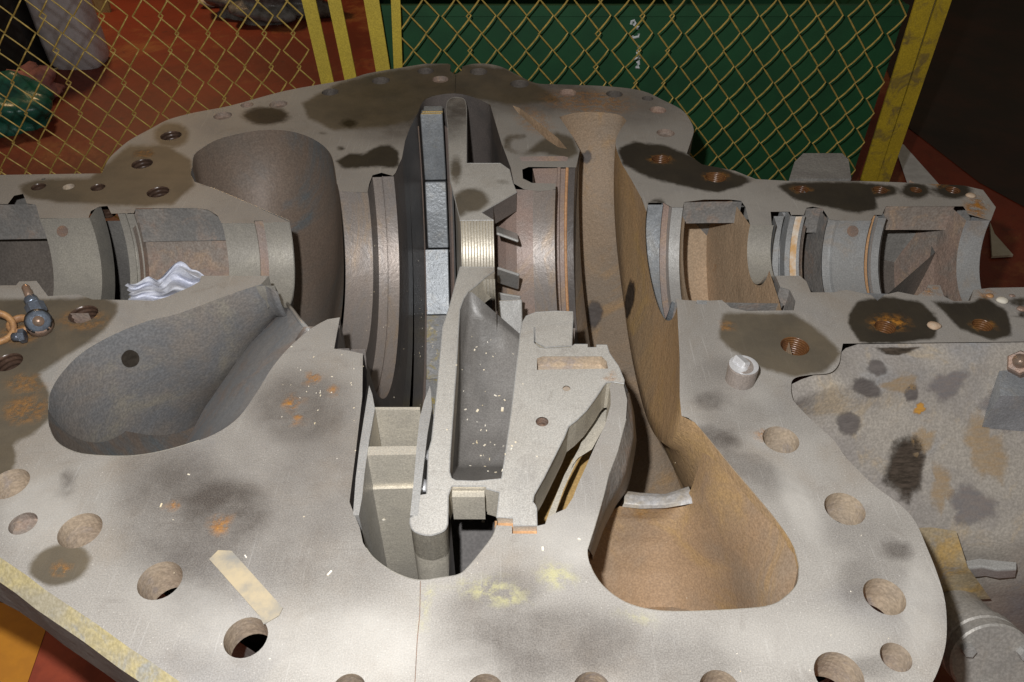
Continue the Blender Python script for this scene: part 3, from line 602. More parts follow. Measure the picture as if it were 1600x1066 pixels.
# ---- casing body below the joint
patch('casing_shell', [[(1234, 602, -.006), (1262, 588, -.006), (1298, 582, -.006), (1313, 548, -.006), (1335, 538, -.006), (1600, 535, -.006), (1720, 534, -.006)],
    [(1238, 628, -.022), (1272, 612, -.022), (1318, 602, -.022), (1352, 588, -.022), (1440, 568, -.022), (1600, 562, -.022), (1730, 560, -.022)],
    [(1236, 655, -.07), (1290, 650, -.07), (1340, 645, -.07), (1400, 635, -.07), (1500, 625, -.07), (1600, 620, -.07), (1750, 620, -.07)],
    [(1270, 740, -.15), (1340, 740, -.15), (1400, 740, -.15), (1600, 735, -.15), (1780, 735, -.15)],
    [(1330, 850, -.23), (1450, 850, -.23), (1600, 845, -.22), (1800, 845, -.22)],
    [(1350, 915, -.31), (1460, 915, -.31), (1600, 910, -.30), (1800, 910, -.30)],
    [(1350, 1010, -.48), (1460, 1000, -.48), (1600, 1000, -.48), (1800, 1000, -.48)]], M['shell'], T, 6)
def shell_end():
    a = [P(x, y, z) for x, y, z in [(1700, 534, -.002), (1730, 560, -.022), (1750, 620, -.07), (1780, 735, -.15), (1800, 845, -.22), (1800, 910, -.30), (1800, 1000, -.48)]]
    b = [Vector((a[0].x + .1, p.y, -.6)) for p in a]
    mesh('casing_end', a + b, [(i, i + 1, len(a) + i + 1, len(a) + i) for i in range(len(a) - 1)], M['shell'], T)
shell_end()
patch('gusset', [[(1420, 826, -.192), (1455, 824, -.192), (1494, 830, -.192)], [(1430, 880, -.238), (1475, 878, -.238), (1512, 886, -.238)], [(1440, 940, -.325), (1490, 938, -.325), (1548, 936, -.325)]], M['gusset'], T, 5)
patch('weld_bead', [[(1504, 878, -.247), (1530, 873, -.247), (1556, 876, -.247), (1588, 879, -.247)], [(1506, 888, -.246), (1535, 885, -.244), (1556, 890, -.246), (1588, 889, -.246)], [(1512, 903, -.275), (1540, 900, -.275), (1560, 904, -.275), (1586, 902, -.275)]], M['pale'], T, 4)
def pan():
    C = [P(x, y, 0) for x, y in FAR_OUT + NEAR_OUT_L[::-1][:1] + []]
    poly = [P(x, y) for x, y in FAR_OUT] + [P(x, y) for x, y in NEAR_OUT_L[::-1]] + [P(x, y) for x, y in NEAR_OUT_R[::-1] if x < 1480]
    cx = Vector((0.05, 1.1, 0)); q = [cx + (p - cx) * .90 for p in poly]
    n = len(q); v = [Vector((p.x, p.y, -.09)) for p in q] + [Vector((p.x, p.y, -.70)) for p in q]
    f = [(i, (i + 1) % n, n + (i + 1) % n, n + i) for i in range(n)] + [tuple(range(n, 2 * n))]
    mesh('casing_body', v, f, M['side'], T)
pan()
# bracket lug behind the far flange
prism('support_lug', [P(1230, 292, -.03), P(1326, 292, -.03), P(1322, 262, -.03), P(1312, 252, -.03), P(1252, 252, -.03), P(1238, 266, -.03)], -.10, -.012, M['side'], T)
# ---- drain branch with blank cover at lower right
def branch():
    c = P(1540, 1023, -.30); ax = Vector((-.06, -.86, 0.52)).normalized(); u = Vector((0, 0, 1)); u = (u - ax * u.dot(ax)).normalized(); w = ax.cross(u)
    k = (P(1600, 1020, -.30) - P(1500, 1020, -.30)).length / 100
    def disc(name, d0, d1, r0, r1, mat):
        n = 32; v, f = [], []
        for d, r in ((d0, r0), (d0 + .2 * (d1 - d0), r1), (d1 - .12 * (d1 - d0), r1), (d1, r1 * .95)):
            for i in range(n):
                t = 2 * math.pi * i / n; v.append(c + ax * d + (u * math.cos(t) + w * math.sin(t)) * r)
        for j in range(3): f += [(j * n + i, j * n + (i + 1) % n, (j + 1) * n + (i + 1) % n, (j + 1) * n + i) for i in range(n)]
        f += [tuple(range(n)), tuple(range(3 * n, 4 * n))]
        return mesh(name, v, f, mat, T, False)
    R = 63 * k
    disc('branch_pipe', -.16, .0, R * .84, R * .9, M['covergrey']); disc('branch_flange', -.022, -.004, R, R, M['covergrey'])
    cv = disc('blank_cover', .0, .018, R, R, M['covergrey'])
    for ang in (64, -64, 178):
        t = math.radians(ang); pc = c + ax * .018 + (u * math.cos(t) + w * math.sin(t)) * R * .74
        tube('cover_bolt', [pc - ax * .004, pc + ax * .010, pc + ax * .0101], [10 * k, 10 * k, 8 * k], M['pale'], cv, 6)
branch()
# ---- cast band and rib in the right chamber
patch('cast_band', [[(976, 604, 0), (981, 625, 0), (979, 655, 0), (966, 705, 0), (952, 742, 0), (944, 775, 0), (931, 818, 0), (919, 858, 0)],
    [(982, 612, -.012), (988, 640, -.02), (990, 680, -.03), (978, 735, -.03), (965, 762, -.03), (952, 785, -.03), (938, 815, -.025), (922, 862, -.012)],
    [(984, 615, -.05), (991, 645, -.06), (995, 690, -.08), (986, 740, -.09), (978, 768, -.10), (962, 790, -.11), (944, 822, -.11), (926, 868, -.10)],
    [(984, 618, -.2), (991, 650, -.2), (994, 700, -.22), (986, 745, -.22), (978, 775, -.22), (962, 800, -.24), (944, 832, -.24), (926, 878, -.24)]], M['castgrey'], T, 5)
patch('cast_rib', [[(972, 775, -.22), (1000, 774, -.22), (1040, 774, -.22), (1082, 762, -.22)],
    [(977, 767, -.122), (1000, 770, -.122), (1040, 772, -.122), (1076, 760, -.118)],
    [(976, 772, -.117), (1000, 776, -.117), (1040, 777, -.117), (1078, 765, -.114)],
    [(975, 786, -.117), (1000, 789, -.117), (1040, 788, -.117), (1082, 778, -.112)],
    [(972, 792, -.122), (1000, 795, -.122), (1040, 794, -.122), (1086, 786, -.114)]], M['ribsteel'], T, 4)
patch('scoop_floor', [[(968, 791, -.122), (1010, 795, -.125), (1050, 793, -.13), (1076, 776, -.122), (1090, 735, -.07), (1105, 681, -.003)],
    [(940, 808, -.14), (1000, 812, -.15), (1040, 812, -.155), (1080, 802, -.13), (1108, 776, -.07), (1147, 731, -.003)],
    [(918, 848, -.17), (980, 850, -.185), (1040, 850, -.19), (1095, 842, -.145), (1142, 822, -.07), (1199, 792, -.003)],
    [(912, 890, -.20), (980, 895, -.22), (1050, 895, -.22), (1120, 885, -.165), (1172, 868, -.07), (1240, 850, -.003)],
    [(920, 940, -.22), (985, 945, -.25), (1060, 945, -.25), (1130, 930, -.18), (1180, 915, -.07), (1252, 888, -.003)],
    [(940, 1000, -.25), (1000, 1010, -.29), (1070, 1010, -.29), (1140, 990, -.21), (1190, 965, -.09), (1262, 925, -.003)]], M['rusty'], T, 8, soft=3)
# floor seen through the gap
patch('gap_floor', [[(815, 850, -.13), (850, 850, -.13), (880, 830, -.13)], [(830, 740, -.13), (880, 735, -.13), (915, 735, -.13)], [(870, 640, -.13), (910, 640, -.13), (944, 640, -.13)], [(900, 585, -.13), (930, 585, -.13), (958, 590, -.13)]], M['ochre'], T, 4)
patch('gap_step', [[(850, 824, -.07), (858, 814, -.07), (866, 808, -.07)], [(860, 795, -.07), (869, 784, -.07), (880, 766, -.07)], [(882, 742, -.07), (892, 730, -.07), (903, 716, -.07)], [(905, 700, -.07), (912, 704, -.07), (925, 702, -.07)], [(920, 660, -.07), (932, 660, -.07), (948, 660, -.07)], [(938, 617, -.07), (946, 613, -.07), (956, 610, -.07)]], M['beige'], T, 3)

# ================================================================ DIAPHRAGM (sits in the casing)
D = empty('diaphragm', Wm(XX(740), 0, 0), 'pale machined nozzle diaphragm half with notched right plate and comb sealed hub', 'diaphragm')
far_web = catmull([(697, 172), (699, 160), (706, 154), (717, 153), (726, 157), (729, 170)], 3) + [(729, 256), (782, 256), (796, 266), (801, 286), (807, 301), (752, 333), (771, 344.5), (719, 345), (711, 312), (704, 285), (702, 250), (700, 200)]
plate('web_plate', far_web, [], .05, DI, D, .0012, .008, DAMP_D)
wall('web_edge', [(729, 170), (729, 256), (782, 256)], 0, -.08, M['ringdark'], D)
wall('web_edge', far_web[:16] , 0, -.1, M['beige'], D)
wall('web_edge', [(807, 301), (752, 333), (771, 344.5)], 0, -.04, M['ringdark'], D)
band = [(719, 418), (772, 418.5), (772, 424), (758, 434), (746, 445), (732, 456), (724, 468), (718, 485), (716, 519), (712, 586), (707, 654), (703, 710), (702, 738), (705, 748), (712, 752), (745, 753), (784, 749), (790, 710), (800, 637), (813, 522), (817, 504), (822, 495), (837, 489), (868, 487), (895, 488), (895, 500), (893, 541), (851, 543), (837, 534), (836, 512), (834, 512), (834, 537), (843, 545), (851, 546), (890, 545), (898, 539), (918, 539), (918, 544), (932, 544), (932, 540), (948, 540), (952, 553), (966, 573), (975, 595), (975, 600), (957, 597), (948, 598), (942, 604), (932, 620), (916, 642), (901, 657), (888, 667), (881, 684), (868, 710), (850, 746), (834, 774), (832, 785), (836, 790), (838, 795), (839, 822), (802, 822), (802, 810), (776.5, 809), (781, 770), (760, 764), (760, 760), (706, 760), (704, 764), (700, 775), (699, 819)] + catmull([(699, 819), (696, 827), (689, 832), (672, 837), (655, 834), (645, 828), (641, 818)], 3)[1:] + [(641, 811), (653, 803), (655, 775), (667, 773), (670, 706), (675, 688), (682, 620), (692, 512), (702, 482)]
key = [P(x, y) for x, y in [(839, 561), (848, 558), (863, 558), (940, 558), (948, 566), (950, 577), (839, 579)]]
hA = ring_px(885, 608, 6); hB = ring_px(847, 660, 10)
plate('web_plate', band, [key, hA[0], hB[0]], .05, DI, D, .0012, .008, DAMP_D)
wall('web_edge', band, .0012, -.05, M['beige'], D, True)
pit('key_slot', [p + Vector((0, 0, .001)) for p in key], .016, M['hole'], parent=D); pit('plug_hole', hA[0], .002, M['hole'], parent=D); pit('screw_hole', hB[0], .03, M['rustbolt'], parent=D)
tube('set_screw', [hB[1] + Vector((0, 0, -.006)), hB[1] + Vector((0, 0, -.012))], hB[2] * .62, M['rustbolt'], D, 8)
# hub bore with comb grooves
rh = RR(345, 745); prof = [(XX(703, 250) + .006, RR(250, 703)), (XX(719, 345), rh)]
rev('hub_face', prof, M['beige'], D, 0, 92)
x0, x1 = XX(719.5, 345), XX(771, 345); prof = [(x0, rh)]
for k in range(11):
    t = x0 + (x1 - x0) * (k + .35) / 11; w = (x1 - x0) / 11 * .16; prof += [(t - w, rh), (t, rh + .0016), (t + w, rh)]
prof += [(x1, rh), (x1 + .001, rh + .09)]
rev('hub_bore', prof, M['beige'], D)
# turned lip and groove
rl2 = RR(297, 850)
rev('lip_bore', [(x1 - .005, .235), (XX(790, 300), .205), (XX(807, 300), rl2 + .004), (XX(833, 298), rl2)], M['ringred'], D, 0, 122, n=52)
rev('lip_bore', [(XX(833, 298), rl2), (XX(868, 297), rl2), (XX(868, 297), RR(287, 868)), (XX(835, 286), RR(287, 850))], M['ring'], D, n=52)
rg = RR(263, 868)
rev('lip_groove', [(XX(835, 286), RR(287, 850)), (XX(833, 270), rg), (XX(871, 265), rg), (XX(872, 265), rg + .004), (XX(876, 265), rg + .004), (XX(877, 265), rg - .002), (XX(884, 265), rg - .002)], M['ringred'], D, n=52)
rev('lip_groove', [(XX(884, 265), rg - .002), (XX(885, 265), rg + .003), (XX(888, 265), rg + .003), (XX(889, 265), rg)], M['orange'], D, n=52)
rev('lip_groove', [(XX(889, 265), rg), (XX(899, 263), rg), (XX(905, 245), RR(240, 905)), (XX(906, 240), RR(234, 905))], M['ringdark'], D, n=52)
# guide vanes between hub and lip
for al in (22, 62, 100, 134):
    a_ = math.radians(al); rad = EY * math.cos(a_) + Vector((0, 0, -math.sin(a_))); tan = EY * math.sin(a_) + Vector((0, 0, math.cos(a_)))
    c = Wm((x1 + XX(808, 345)) / 2 + .004, 0) + rad * .118
    ax2 = (EX * .93 + tan * -.36).normalized(); n2 = rad.cross(ax2)
    box('guide_vane', c, ((XX(808, 345) - x1) * 1.0, .06, .005), M['pale'], D, Matrix((ax2, rad, n2)).transposed(), .0015)
# dark half round pocket
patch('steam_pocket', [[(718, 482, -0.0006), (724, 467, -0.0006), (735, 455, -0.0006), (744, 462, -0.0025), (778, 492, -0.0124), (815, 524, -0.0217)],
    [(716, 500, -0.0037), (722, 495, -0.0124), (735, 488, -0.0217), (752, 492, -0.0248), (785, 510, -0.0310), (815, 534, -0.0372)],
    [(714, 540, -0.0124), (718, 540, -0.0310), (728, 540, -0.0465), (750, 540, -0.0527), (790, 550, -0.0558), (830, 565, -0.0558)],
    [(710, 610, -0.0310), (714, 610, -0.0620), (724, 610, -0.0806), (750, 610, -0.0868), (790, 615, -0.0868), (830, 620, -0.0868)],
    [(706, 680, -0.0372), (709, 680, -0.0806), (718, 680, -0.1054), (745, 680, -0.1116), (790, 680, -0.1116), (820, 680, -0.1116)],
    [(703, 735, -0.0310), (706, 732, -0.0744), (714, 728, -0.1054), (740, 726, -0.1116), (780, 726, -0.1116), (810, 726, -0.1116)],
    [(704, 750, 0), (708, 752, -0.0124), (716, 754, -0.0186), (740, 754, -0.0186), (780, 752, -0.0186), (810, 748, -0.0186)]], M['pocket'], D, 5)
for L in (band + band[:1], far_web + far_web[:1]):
    tube('worn_highlight_edge', [P(x, y) + Vector((0, 0, .0004)) for x, y in L], .0011, M['pale'], D, 6)  # pale tubes added as painted edge highlights around both web plates
# front of the rounded end, and the lower pocket beneath the cross web
wall('web_edge', [(699, 775)] + band[band.index((699, 819)):][:20] + [(641, 811)], 0, -.32, M['beige'], D)
prism('web_step', [P(706, 762), P(757, 762), P(757, 772), P(706, 772)], -.05, -.006, M['beige'], D)
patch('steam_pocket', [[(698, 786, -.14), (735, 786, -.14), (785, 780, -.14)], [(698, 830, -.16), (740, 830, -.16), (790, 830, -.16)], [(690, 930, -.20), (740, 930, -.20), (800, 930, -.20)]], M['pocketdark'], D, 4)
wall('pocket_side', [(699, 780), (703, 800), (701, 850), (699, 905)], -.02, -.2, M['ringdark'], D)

# ================================================================ NOZZLE RING
NZ = empty('nozzle_ring', Wm(XX(670), 0, 0), 'blue grey nozzle ring of stepped blocks between two thin plates in the wheel slot', 'nozzle ring')
xl, xr = XX(653, 198), XX(690, 198)
ro_, ri_ = RR(168, 670), .508
rev('side_plate', [(xl - .018, ro_), (xl - .018, ri_ + .004), (xl - .012, ri_), (xl - .004, ri_ + .012), (xl - .003, ro_)], M['ringred'], NZ, 3, 150, 60)
rev('side_plate', [(xr + .003, ro_), (xr + .003, ri_ + .012), (xr + .008, ri_), (xr + .014, ri_ + .004), (xr + .014, ro_)], M['ringred'], NZ, 3, 150, 60)
rev('side_rim', [(xl - .0185, ri_ + .006), (xl - .0150, ri_ - .001), (xl - .0120, ri_ - .001)], M['pale'], NZ, 8, 150, 60)
rev('side_rim', [(xr + .0125, ri_ - .001), (xr + .0155, ri_ + .005)], M['pale'], NZ, 8, 150, 60)
for i in range(8):
    al = .4 + 17.0 * (i - 1) if i else .4; rf = .528 if i else RR(172, 670); wd = 16.6 if i else 5.0
    a_ = math.radians(al + wd / 2); rad = EY * math.cos(a_) + Vector((0, 0, -math.sin(a_))); tan = -EY * math.sin(a_) - Vector((0, 0, math.cos(a_)))
    L = 2 * rf * math.tan(math.radians(wd / 2)); tilt = .05
    t2 = (tan + rad * tilt).normalized()
    c = Wm((xl + xr) / 2 + (.002 if not i else 0 if i < 3 else -.008), 0) + rad * (rf * math.cos(math.radians(wd / 2)) + .016)
    box('nozzle_block', c, (xr - xl - (.008 if not i else .002 if i < 3 else -.014), L, .032), M['bluegrey'] if i < 4 else M['blockdark'], NZ, Matrix((EX, t2, EX.cross(t2))).transposed(), .0018)
    if i < 2: box('brass_lip', c - tan * (L * .5 - .001) - rad * .0155, (xr - xl - .006, .003, .003), M['chips'], NZ, Matrix((EX, t2, EX.cross(t2))).transposed())
# near end of the ring: an open box between two pointed plates
pl_l = [(577, 604), (582, 618), (586, 640), (577, 690), (570, 740), (566, 780), (561, 807), (552, 806), (556, 750), (562, 700), (569, 655)]
pl_r = [(672, 604), (674, 620), (675, 640), (668, 680), (661, 740), (653, 807), (641, 807), (647, 750), (652, 690), (656, 655), (663, 628)]
prism('end_plate', [P(x, y) for x, y in pl_l], -.26, .002, M['pale'], NZ); prism('end_plate', [P(x, y) for x, y in pl_r], -.16, .002, M['pale'], NZ)
def slab(name, px, z0, z1, mat): return prism(name, [P(x, y) for x, y in px], z0, z1, mat, NZ)
slab('partition', [(584, 637), (656, 637), (656, 633), (585, 633)], -.20, -.004, M['beige'])
slab('partition', [(567, 712), (652, 710), (653, 697), (570, 698)], -.30, .0, M['beige'])
slab('partition', [(572, 716), (650, 714), (652, 710), (567, 712)], -.32, -.062, M['beige'])
wall('box_side', [(586, 640), (576, 698)], -.003, -.2, M['beige'], NZ); 
tube('end_pin', [P(671, 706, -.02), P(672, 718, -.02)], .004, M['chrome'], NZ, 8); tube('end_pin', [P(664, 752, -.02), P(662, 768, -.02)], .004, M['chrome'], NZ, 8)

# ================================================================ loose things
bpy.context.view_layer.update(); DG = bpy.context.evaluated_depsgraph_get()
def hit(x, y):
    ok, loc, nor, *_ = S.ray_cast(DG, Vector((0, 0, CAMH)), ray(x, y).normalized())
    if not ok: return P(x, y), Vector((0, 0, 1))
    if nor.dot(ray(x, y)) > 0: nor = -nor
    return loc, nor
def decal(name, px, mat, parent=T, lift=.0012):
    """thin mark lying on whatever surface is there"""
    n = len(px); cx = sum(p[0] for p in px) / n; cy = sum(p[1] for p in px) / n
    v, f = [], []; K = 5
    for j in range(K + 1):
        for x, y in px:
            s = j / K; l, nn = hit(cx + (x - cx) * s, cy + (y - cy) * s); v.append(l + nn * lift)
    for j in range(K): f += [(j * n + i, j * n + (i + 1) % n, (j + 1) * n + (i + 1) % n, (j + 1) * n + i) for i in range(n)]
    o = mesh(name, v, f, mat, parent, True)
    if len(o.data.vertices) == len(v):
        a = o.data.attributes.new('edge', 'FLOAT', 'POINT'); a.data.foreach_set('value', np.repeat(np.linspace(0, 1, K + 1), n).astype(np.float32))
    return o
def blob(cx, cy, rx, ry, rot=0, n=22, jag=.08):
    a = math.radians(rot); out = []
    ph = [random.uniform(0, 6.28) for _ in range(4)]
    for k in range(n):
        t = 2 * math.pi * k / n; j = 1 + jag * (math.sin(2 * t + ph[0]) + .7 * math.sin(3 * t + ph[1]) + .6 * math.sin(5 * t + ph[2]) + .4 * math.sin(8 * t + ph[3]))
        u, v = rx * math.cos(t) * j, ry * math.sin(t) * j; out.append((cx + u * math.cos(a) - v * math.sin(a), cy + u * math.sin(a) + v * math.cos(a)))
    return out
decal('drain_hole', blob(203, 560, 14, 14, 0, jag=.02), M['oil']); decal('oil_stain', blob(929, 492, 15, 26), M['damp_film']); decal('oil_stain', blob(985, 467, 8, 36, 10), M['oil_film'])
decal('oil_stain', blob(916, 246, 10, 12), M['damp_film'])
decal('oil_stain', [(1392, 685), (1408, 678), (1430, 678), (1446, 690), (1448, 705), (1443, 770), (1428, 776), (1420, 796), (1408, 788), (1375, 755), (1380, 720)], M['oil_film'])
decal('oil_stain', blob(1424, 614, 13, 16), M['damp_film']); decal('oil_stain', blob(1370, 575, 18, 14), M['damp_film']); decal('oil_stain', blob(1352, 606, 26, 17, 20), M['damp_film'])
decal('oil_stain', [(1358, 542), (1440, 542), (1425, 552), (1405, 558), (1375, 555)], M['oil_film']);  decal('oil_stain', blob(1325, 662, 20, 22, 20), M['damp_film']); decal('rust_patch', blob(1436, 638, 10, 10, jag=.2), M['rust_film'])
for x, y in ((98, 361), (1332, 361)): decal('oil_hole', blob(x, y, 9, 9, jag=0), M['rustbolt'])
decal('seat_stain', blob(440, 412, 14, 20), M['damp_film']) if False else None
for x, y, rx, ry, m in ((1480, 600, 40, 22, 'damp_film'), (1540, 700, 36, 60, 'rust_film'), (1470, 760, 22, 40, 'rust_film'), (1520, 790, 50, 30, 'damp_film'), (1410, 600, 30, 16, 'rust_film'), (1560, 640, 30, 40, 'damp_film'), (1440, 690, 16, 30, 'rust_film')):
    o = decal('rust_patch' if m == 'rust_film' else 'damp_patch', blob(x, y, rx, ry, random.uniform(-20, 20), jag=.2), M['rust_faint'] if m == 'rust_film' else M['damp_faint'])
# tape
tp = [P(x, y, .0012) for x, y in [(327, 874), (341, 860), (362, 861), (442, 950), (436, 962), (412, 976), (405, 962)]]
t_ = prism('tape', tp, .0006, .0016, M['tape']); tag(t_, 'torn beige tape strip stuck to the near flange by an open bolt hole', 'tape')
# shiny dowel
def dowel():
    c = P(1156, 594, 0); r = (P(1179, 594) - c).length
    d = empty('dowel_pin', c, 'short polished dowel pin with a split bright end standing on the right flange', 'dowel pin')
    n = 28; v, f = [], []
    for z, q in ((0, .98), (.026, 1), (.028, .96)):
        for k in range(n):
            a = 2 * math.pi * k / n; v.append(c + Vector((math.cos(a) * r * q, math.sin(a) * r * q, z)))
    for j in range(2): f += [(j * n + k, j * n + (k + 1) % n, (j + 1) * n + (k + 1) % n, (j + 1) * n + k) for k in range(n)]
    f.append(tuple(range(2 * n, 3 * n)))
    mesh('shank', v, f, M['ring'], d)
    v, f = [], []
    for j in range(7):
        for k in range(n):
            a = 2 * math.pi * k / n; q = 1 - j / 6
            v.append(c + Vector((math.cos(a) * r * q * .97, math.sin(a) * r * q * .97, .0285 + .004 * math.sin(3 * q * 2 + math.cos(a) * 2) * (1 - q))))
    for j in range(6): f += [(j * n + k, j * n + (k + 1) % n, (j + 1) * n + (k + 1) % n, (j + 1) * n + k) for k in range(n)]
    mesh('end_face', v, f, M['chrome'], d, True)
    box('split_tongue', c + Vector((-.003, .004, .031)), (r * .7, r * 1.05, .010), M['chrome'], d, Matrix.Rotation(.5, 3, 'Z') @ Matrix.Rotation(.35, 3, 'Y'), .002)
dowel()
# rag: crumpled cloth
def rag():
    n, m = 44, 30; v = []; rr = random.Random(5); K = [(rr.uniform(-9, 9), rr.uniform(-9, 9), rr.uniform(0, 6)) for _ in range(7)]
    for i in range(n):
        for j in range(m):
            s, t = i / (n - 1), j / (m - 1)
            wob = .04 * math.sin(17 * s + 5 * t) + .03 * math.sin(29 * t + 7 * s)
            px = 200 + 152 * (s + wob * .5); top = 434 - 24 * math.exp(-((s - .56) / .17) ** 2) + 12 * abs(s - .5) + 5 * math.sin(23 * s); py = 473 - (473 - top) * t
            ridge = sum(abs(math.sin(a * s + b * t + c)) for a, b, c in K) / 7          # sharp valleys, round folds
            z = -.090 + .045 * t * math.exp(-((s - .55) / .35) ** 2) + .055 * (ridge - .6)
            v.append(P(px, py, z))
    f = [(i * m + j, i * m + j + 1, (i + 1) * m + j + 1, (i + 1) * m + j) for i in range(n - 1) for j in range(m - 1)]
    o = mesh('rag', v, f, M['rag'], None, True)
    tag(o, 'crumpled white cotton rag lying in the left bearing housing', 'rag')
rag()
# bolt and fittings on the left flange
def hexp(name, p0, p1, r, mat, parent, sides=6): return tube(name, [p0, p0.lerp(p1, .1), p0.lerp(p1, .9), p1], [r * .88, r, r, r * .88], mat, parent, sides)
b0 = P(62, 500, 0)
bt = empty('pipe_union', b0, 'grey union fitting with a coppery stud and zinc nut on the left flange', 'pipe fitting')
px1 = (P(100, 500) - P(0, 500)).length / 100
hexp('union_body', P(63, 512, 0), P(60, 502, .030), 19 * px1, M['rustbolt'], bt, 12); tube('union_ring', [P(60, 502, .030), P(60, 502, .033)], [19 * px1, 14 * px1], M['zinc'], bt, 16); tube('bore', [P(60, 502, .0331), P(60, 502, .0335)], 8 * px1, M['copper'], bt, 12)
hexp('nut', P(60, 490, .016), P(52, 474, .026), 14 * px1, M['zinc'], bt); hexp('lock_nut', P(52, 475, .026), P(47, 466, .030), 10 * px1, M['zinc'], bt, 8); tube('stud', [P(48, 468, .030), P(40, 449, .038), P(39.5, 447, .0385)], [6 * px1, 6 * px1, 4 * px1], M['copper'], bt, 10)
bt2 = empty('bolt', P(36, 524, 0), 'small zinc bolt lying beside an orange rusty washer on the left flange', 'bolt')
hexp('head', P(40, 524, .012), P(30, 526, .012), 11 * px1, M['zinc'], bt2); tube('shank', [P(31, 526, .012), P(22, 527, .010)], 7 * px1, M['zinc'], bt2, 10)
def torus(name, c, R, r, mat, tilt, parent=None):
    Rm = Matrix.Rotation(tilt[0], 3, 'X') @ Matrix.Rotation(tilt[1], 3, 'Y'); n, m = 24, 8; v, f = [], []
    for i in range(n):
        for j in range(m):
            a, b = 2 * math.pi * i / n, 2 * math.pi * j / m
            v.append(Vector(c) + Rm @ Vector(((R + r * math.cos(b)) * math.cos(a), (R + r * math.cos(b)) * math.sin(a), r * 1.6 * math.sin(b))))
    f = [(i * m + j, i * m + (j + 1) % m, ((i + 1) % n) * m + (j + 1) % m, ((i + 1) % n) * m + j) for i in range(n) for j in range(m)]
    return mesh(name, v, f, mat, parent, True)
tag(torus('washer', P(32, 508, .006), 15 * px1, 4.5 * px1, M['orangering'], (.1, .15)), 'small orange rusty washer between the bolt and the union fitting', 'washer')
tag(torus('pipe_ring', P(-8, 512, .018), 24 * px1, 5 * px1, M['orangering'], (.4, .5)), 'large orange rusty ring at the left edge of the near flange', 'ring')
# rusty nut on a pad at the right edge
pad = [P(x, y, -.05) for x, y in [(1553, 548), (1640, 545), (1640, 632), (1556, 630)]]
prism('nozzle_pad', pad, -.16, -.035, M['bluegrey'], T)
nb = empty('hex_nut', P(1592, 570, -.035), 'rusty hexagon nut on a grey pad at the right edge', 'nut')
hexp('nut_body', P(1596, 575, -.035), P(1594, 566, -.005), 19 * px1, M['rustbolt'], nb); tube('stud_end', [P(1594, 566, -.005), P(1594, 563, .004)], 10 * px1, M['copper'], nb, 12)
# pebbles
def pebble(x, y, r, label, mat=None):
    bm = bmesh.new(); bmesh.ops.create_icosphere(bm, subdivisions=2, radius=1); l, nn = hit(x, y); k = r * px1; ph = random.uniform(0, 6)
    v = [l + Vector((q.co.x * k * 1.25, q.co.y * k * (1 + .15 * math.sin(ph + 3 * q.co.x)), q.co.z * k * .5 + k * .3)) for q in bm.verts]; bm.verts.index_update()
    f = [[q.index for q in fc.verts] for fc in bm.faces]; bm.free()
    tag(mesh('pebble', v, f, mat or M['pebble'], None, True), label, 'pebble', 'pebbles on the right flange')
pebble(1459, 511, 9, 'tan pebble on the edge of a dark oil stain on the right near flange')
pebble(1565, 471, 8, 'pale flat pebble near the right end of the near flange', M['paper'])
pebble(1546, 463, 5, 'small orange pebble beside the pale pebble on the near flange', M['orangering'])
pebble(1516, 307, 8, 'pale ring shaped pebble on the far right corner of the flange', M['pebble'])
pebble(1581, 463, 4, 'tiny rust coloured pebble at the far right of the near flange', M['rustbolt'])
pebble(1595, 484, 6, 'reddish pebble touching the right frame edge on near flange', M['rustbolt'])
# wood chips and flecks
def chips():
    v, f = [], []
    spots = [(515, 896, 4), (746, 642, 5), (785, 640, 3), (727, 640, 2), (675, 513, 3), (295, 742, 2), (252, 790, 2), (905, 843, 2.4), (848, 858, 2), (755, 815, 2.5), (384, 870, 2), (600, 812, 2)]
    for _ in range(46): spots.append((random.gauss(755, 25), random.uniform(520, 740), random.uniform(.7, 1.6)))
    for _ in range(24): spots.append((random.uniform(440, 560), random.uniform(540, 680), random.uniform(.5, 1.1)))
    for _ in range(20): spots.append((random.uniform(250, 1400), random.uniform(690, 1060), random.uniform(.4, .9)))
    for _ in range(24): spots.append((random.uniform(560, 660), random.uniform(380, 640), random.uniform(.5, 1.0)))
    for _ in range(18): spots.append((random.uniform(655, 688), random.uniform(440, 580), random.uniform(.8, 2.0)))
    for x, y, s in spots:
        l, nn = hit(x, y); k = min(s, 2.6) * .0007; a = random.uniform(0, 3.14); t = nn.orthogonal().normalized(); b = nn.cross(t)
        u = t * math.cos(a) + b * math.sin(a); w = nn.cross(u); L, wd, th = k * random.uniform(1, 2.2), k * random.uniform(.4, 1), .0006 + k * .15
        q = len(v)
        for sx, sy, sz in ((-1, -1, 0), (1, -1, 0), (1, 1, 0), (-1, 1, 0), (-1, -1, 1), (1, -1, 1), (1, 1, 1), (-1, 1, 1)): v.append(l + u * L * sx + w * wd * sy + nn * (th * sz + .0002))
        f += [(q, q + 1, q + 2, q + 3), (q + 4, q + 5, q + 6, q + 7), (q, q + 1, q + 5, q + 4), (q + 1, q + 2, q + 6, q + 5), (q + 2, q + 3, q + 7, q + 6), (q + 3, q, q + 4, q + 7)]
    tag(mesh('wood_chips', v, f, M['chip']), 'tiny pale wood chips and flecks scattered over the casing', 'wood chips', kind='stuff')
chips()
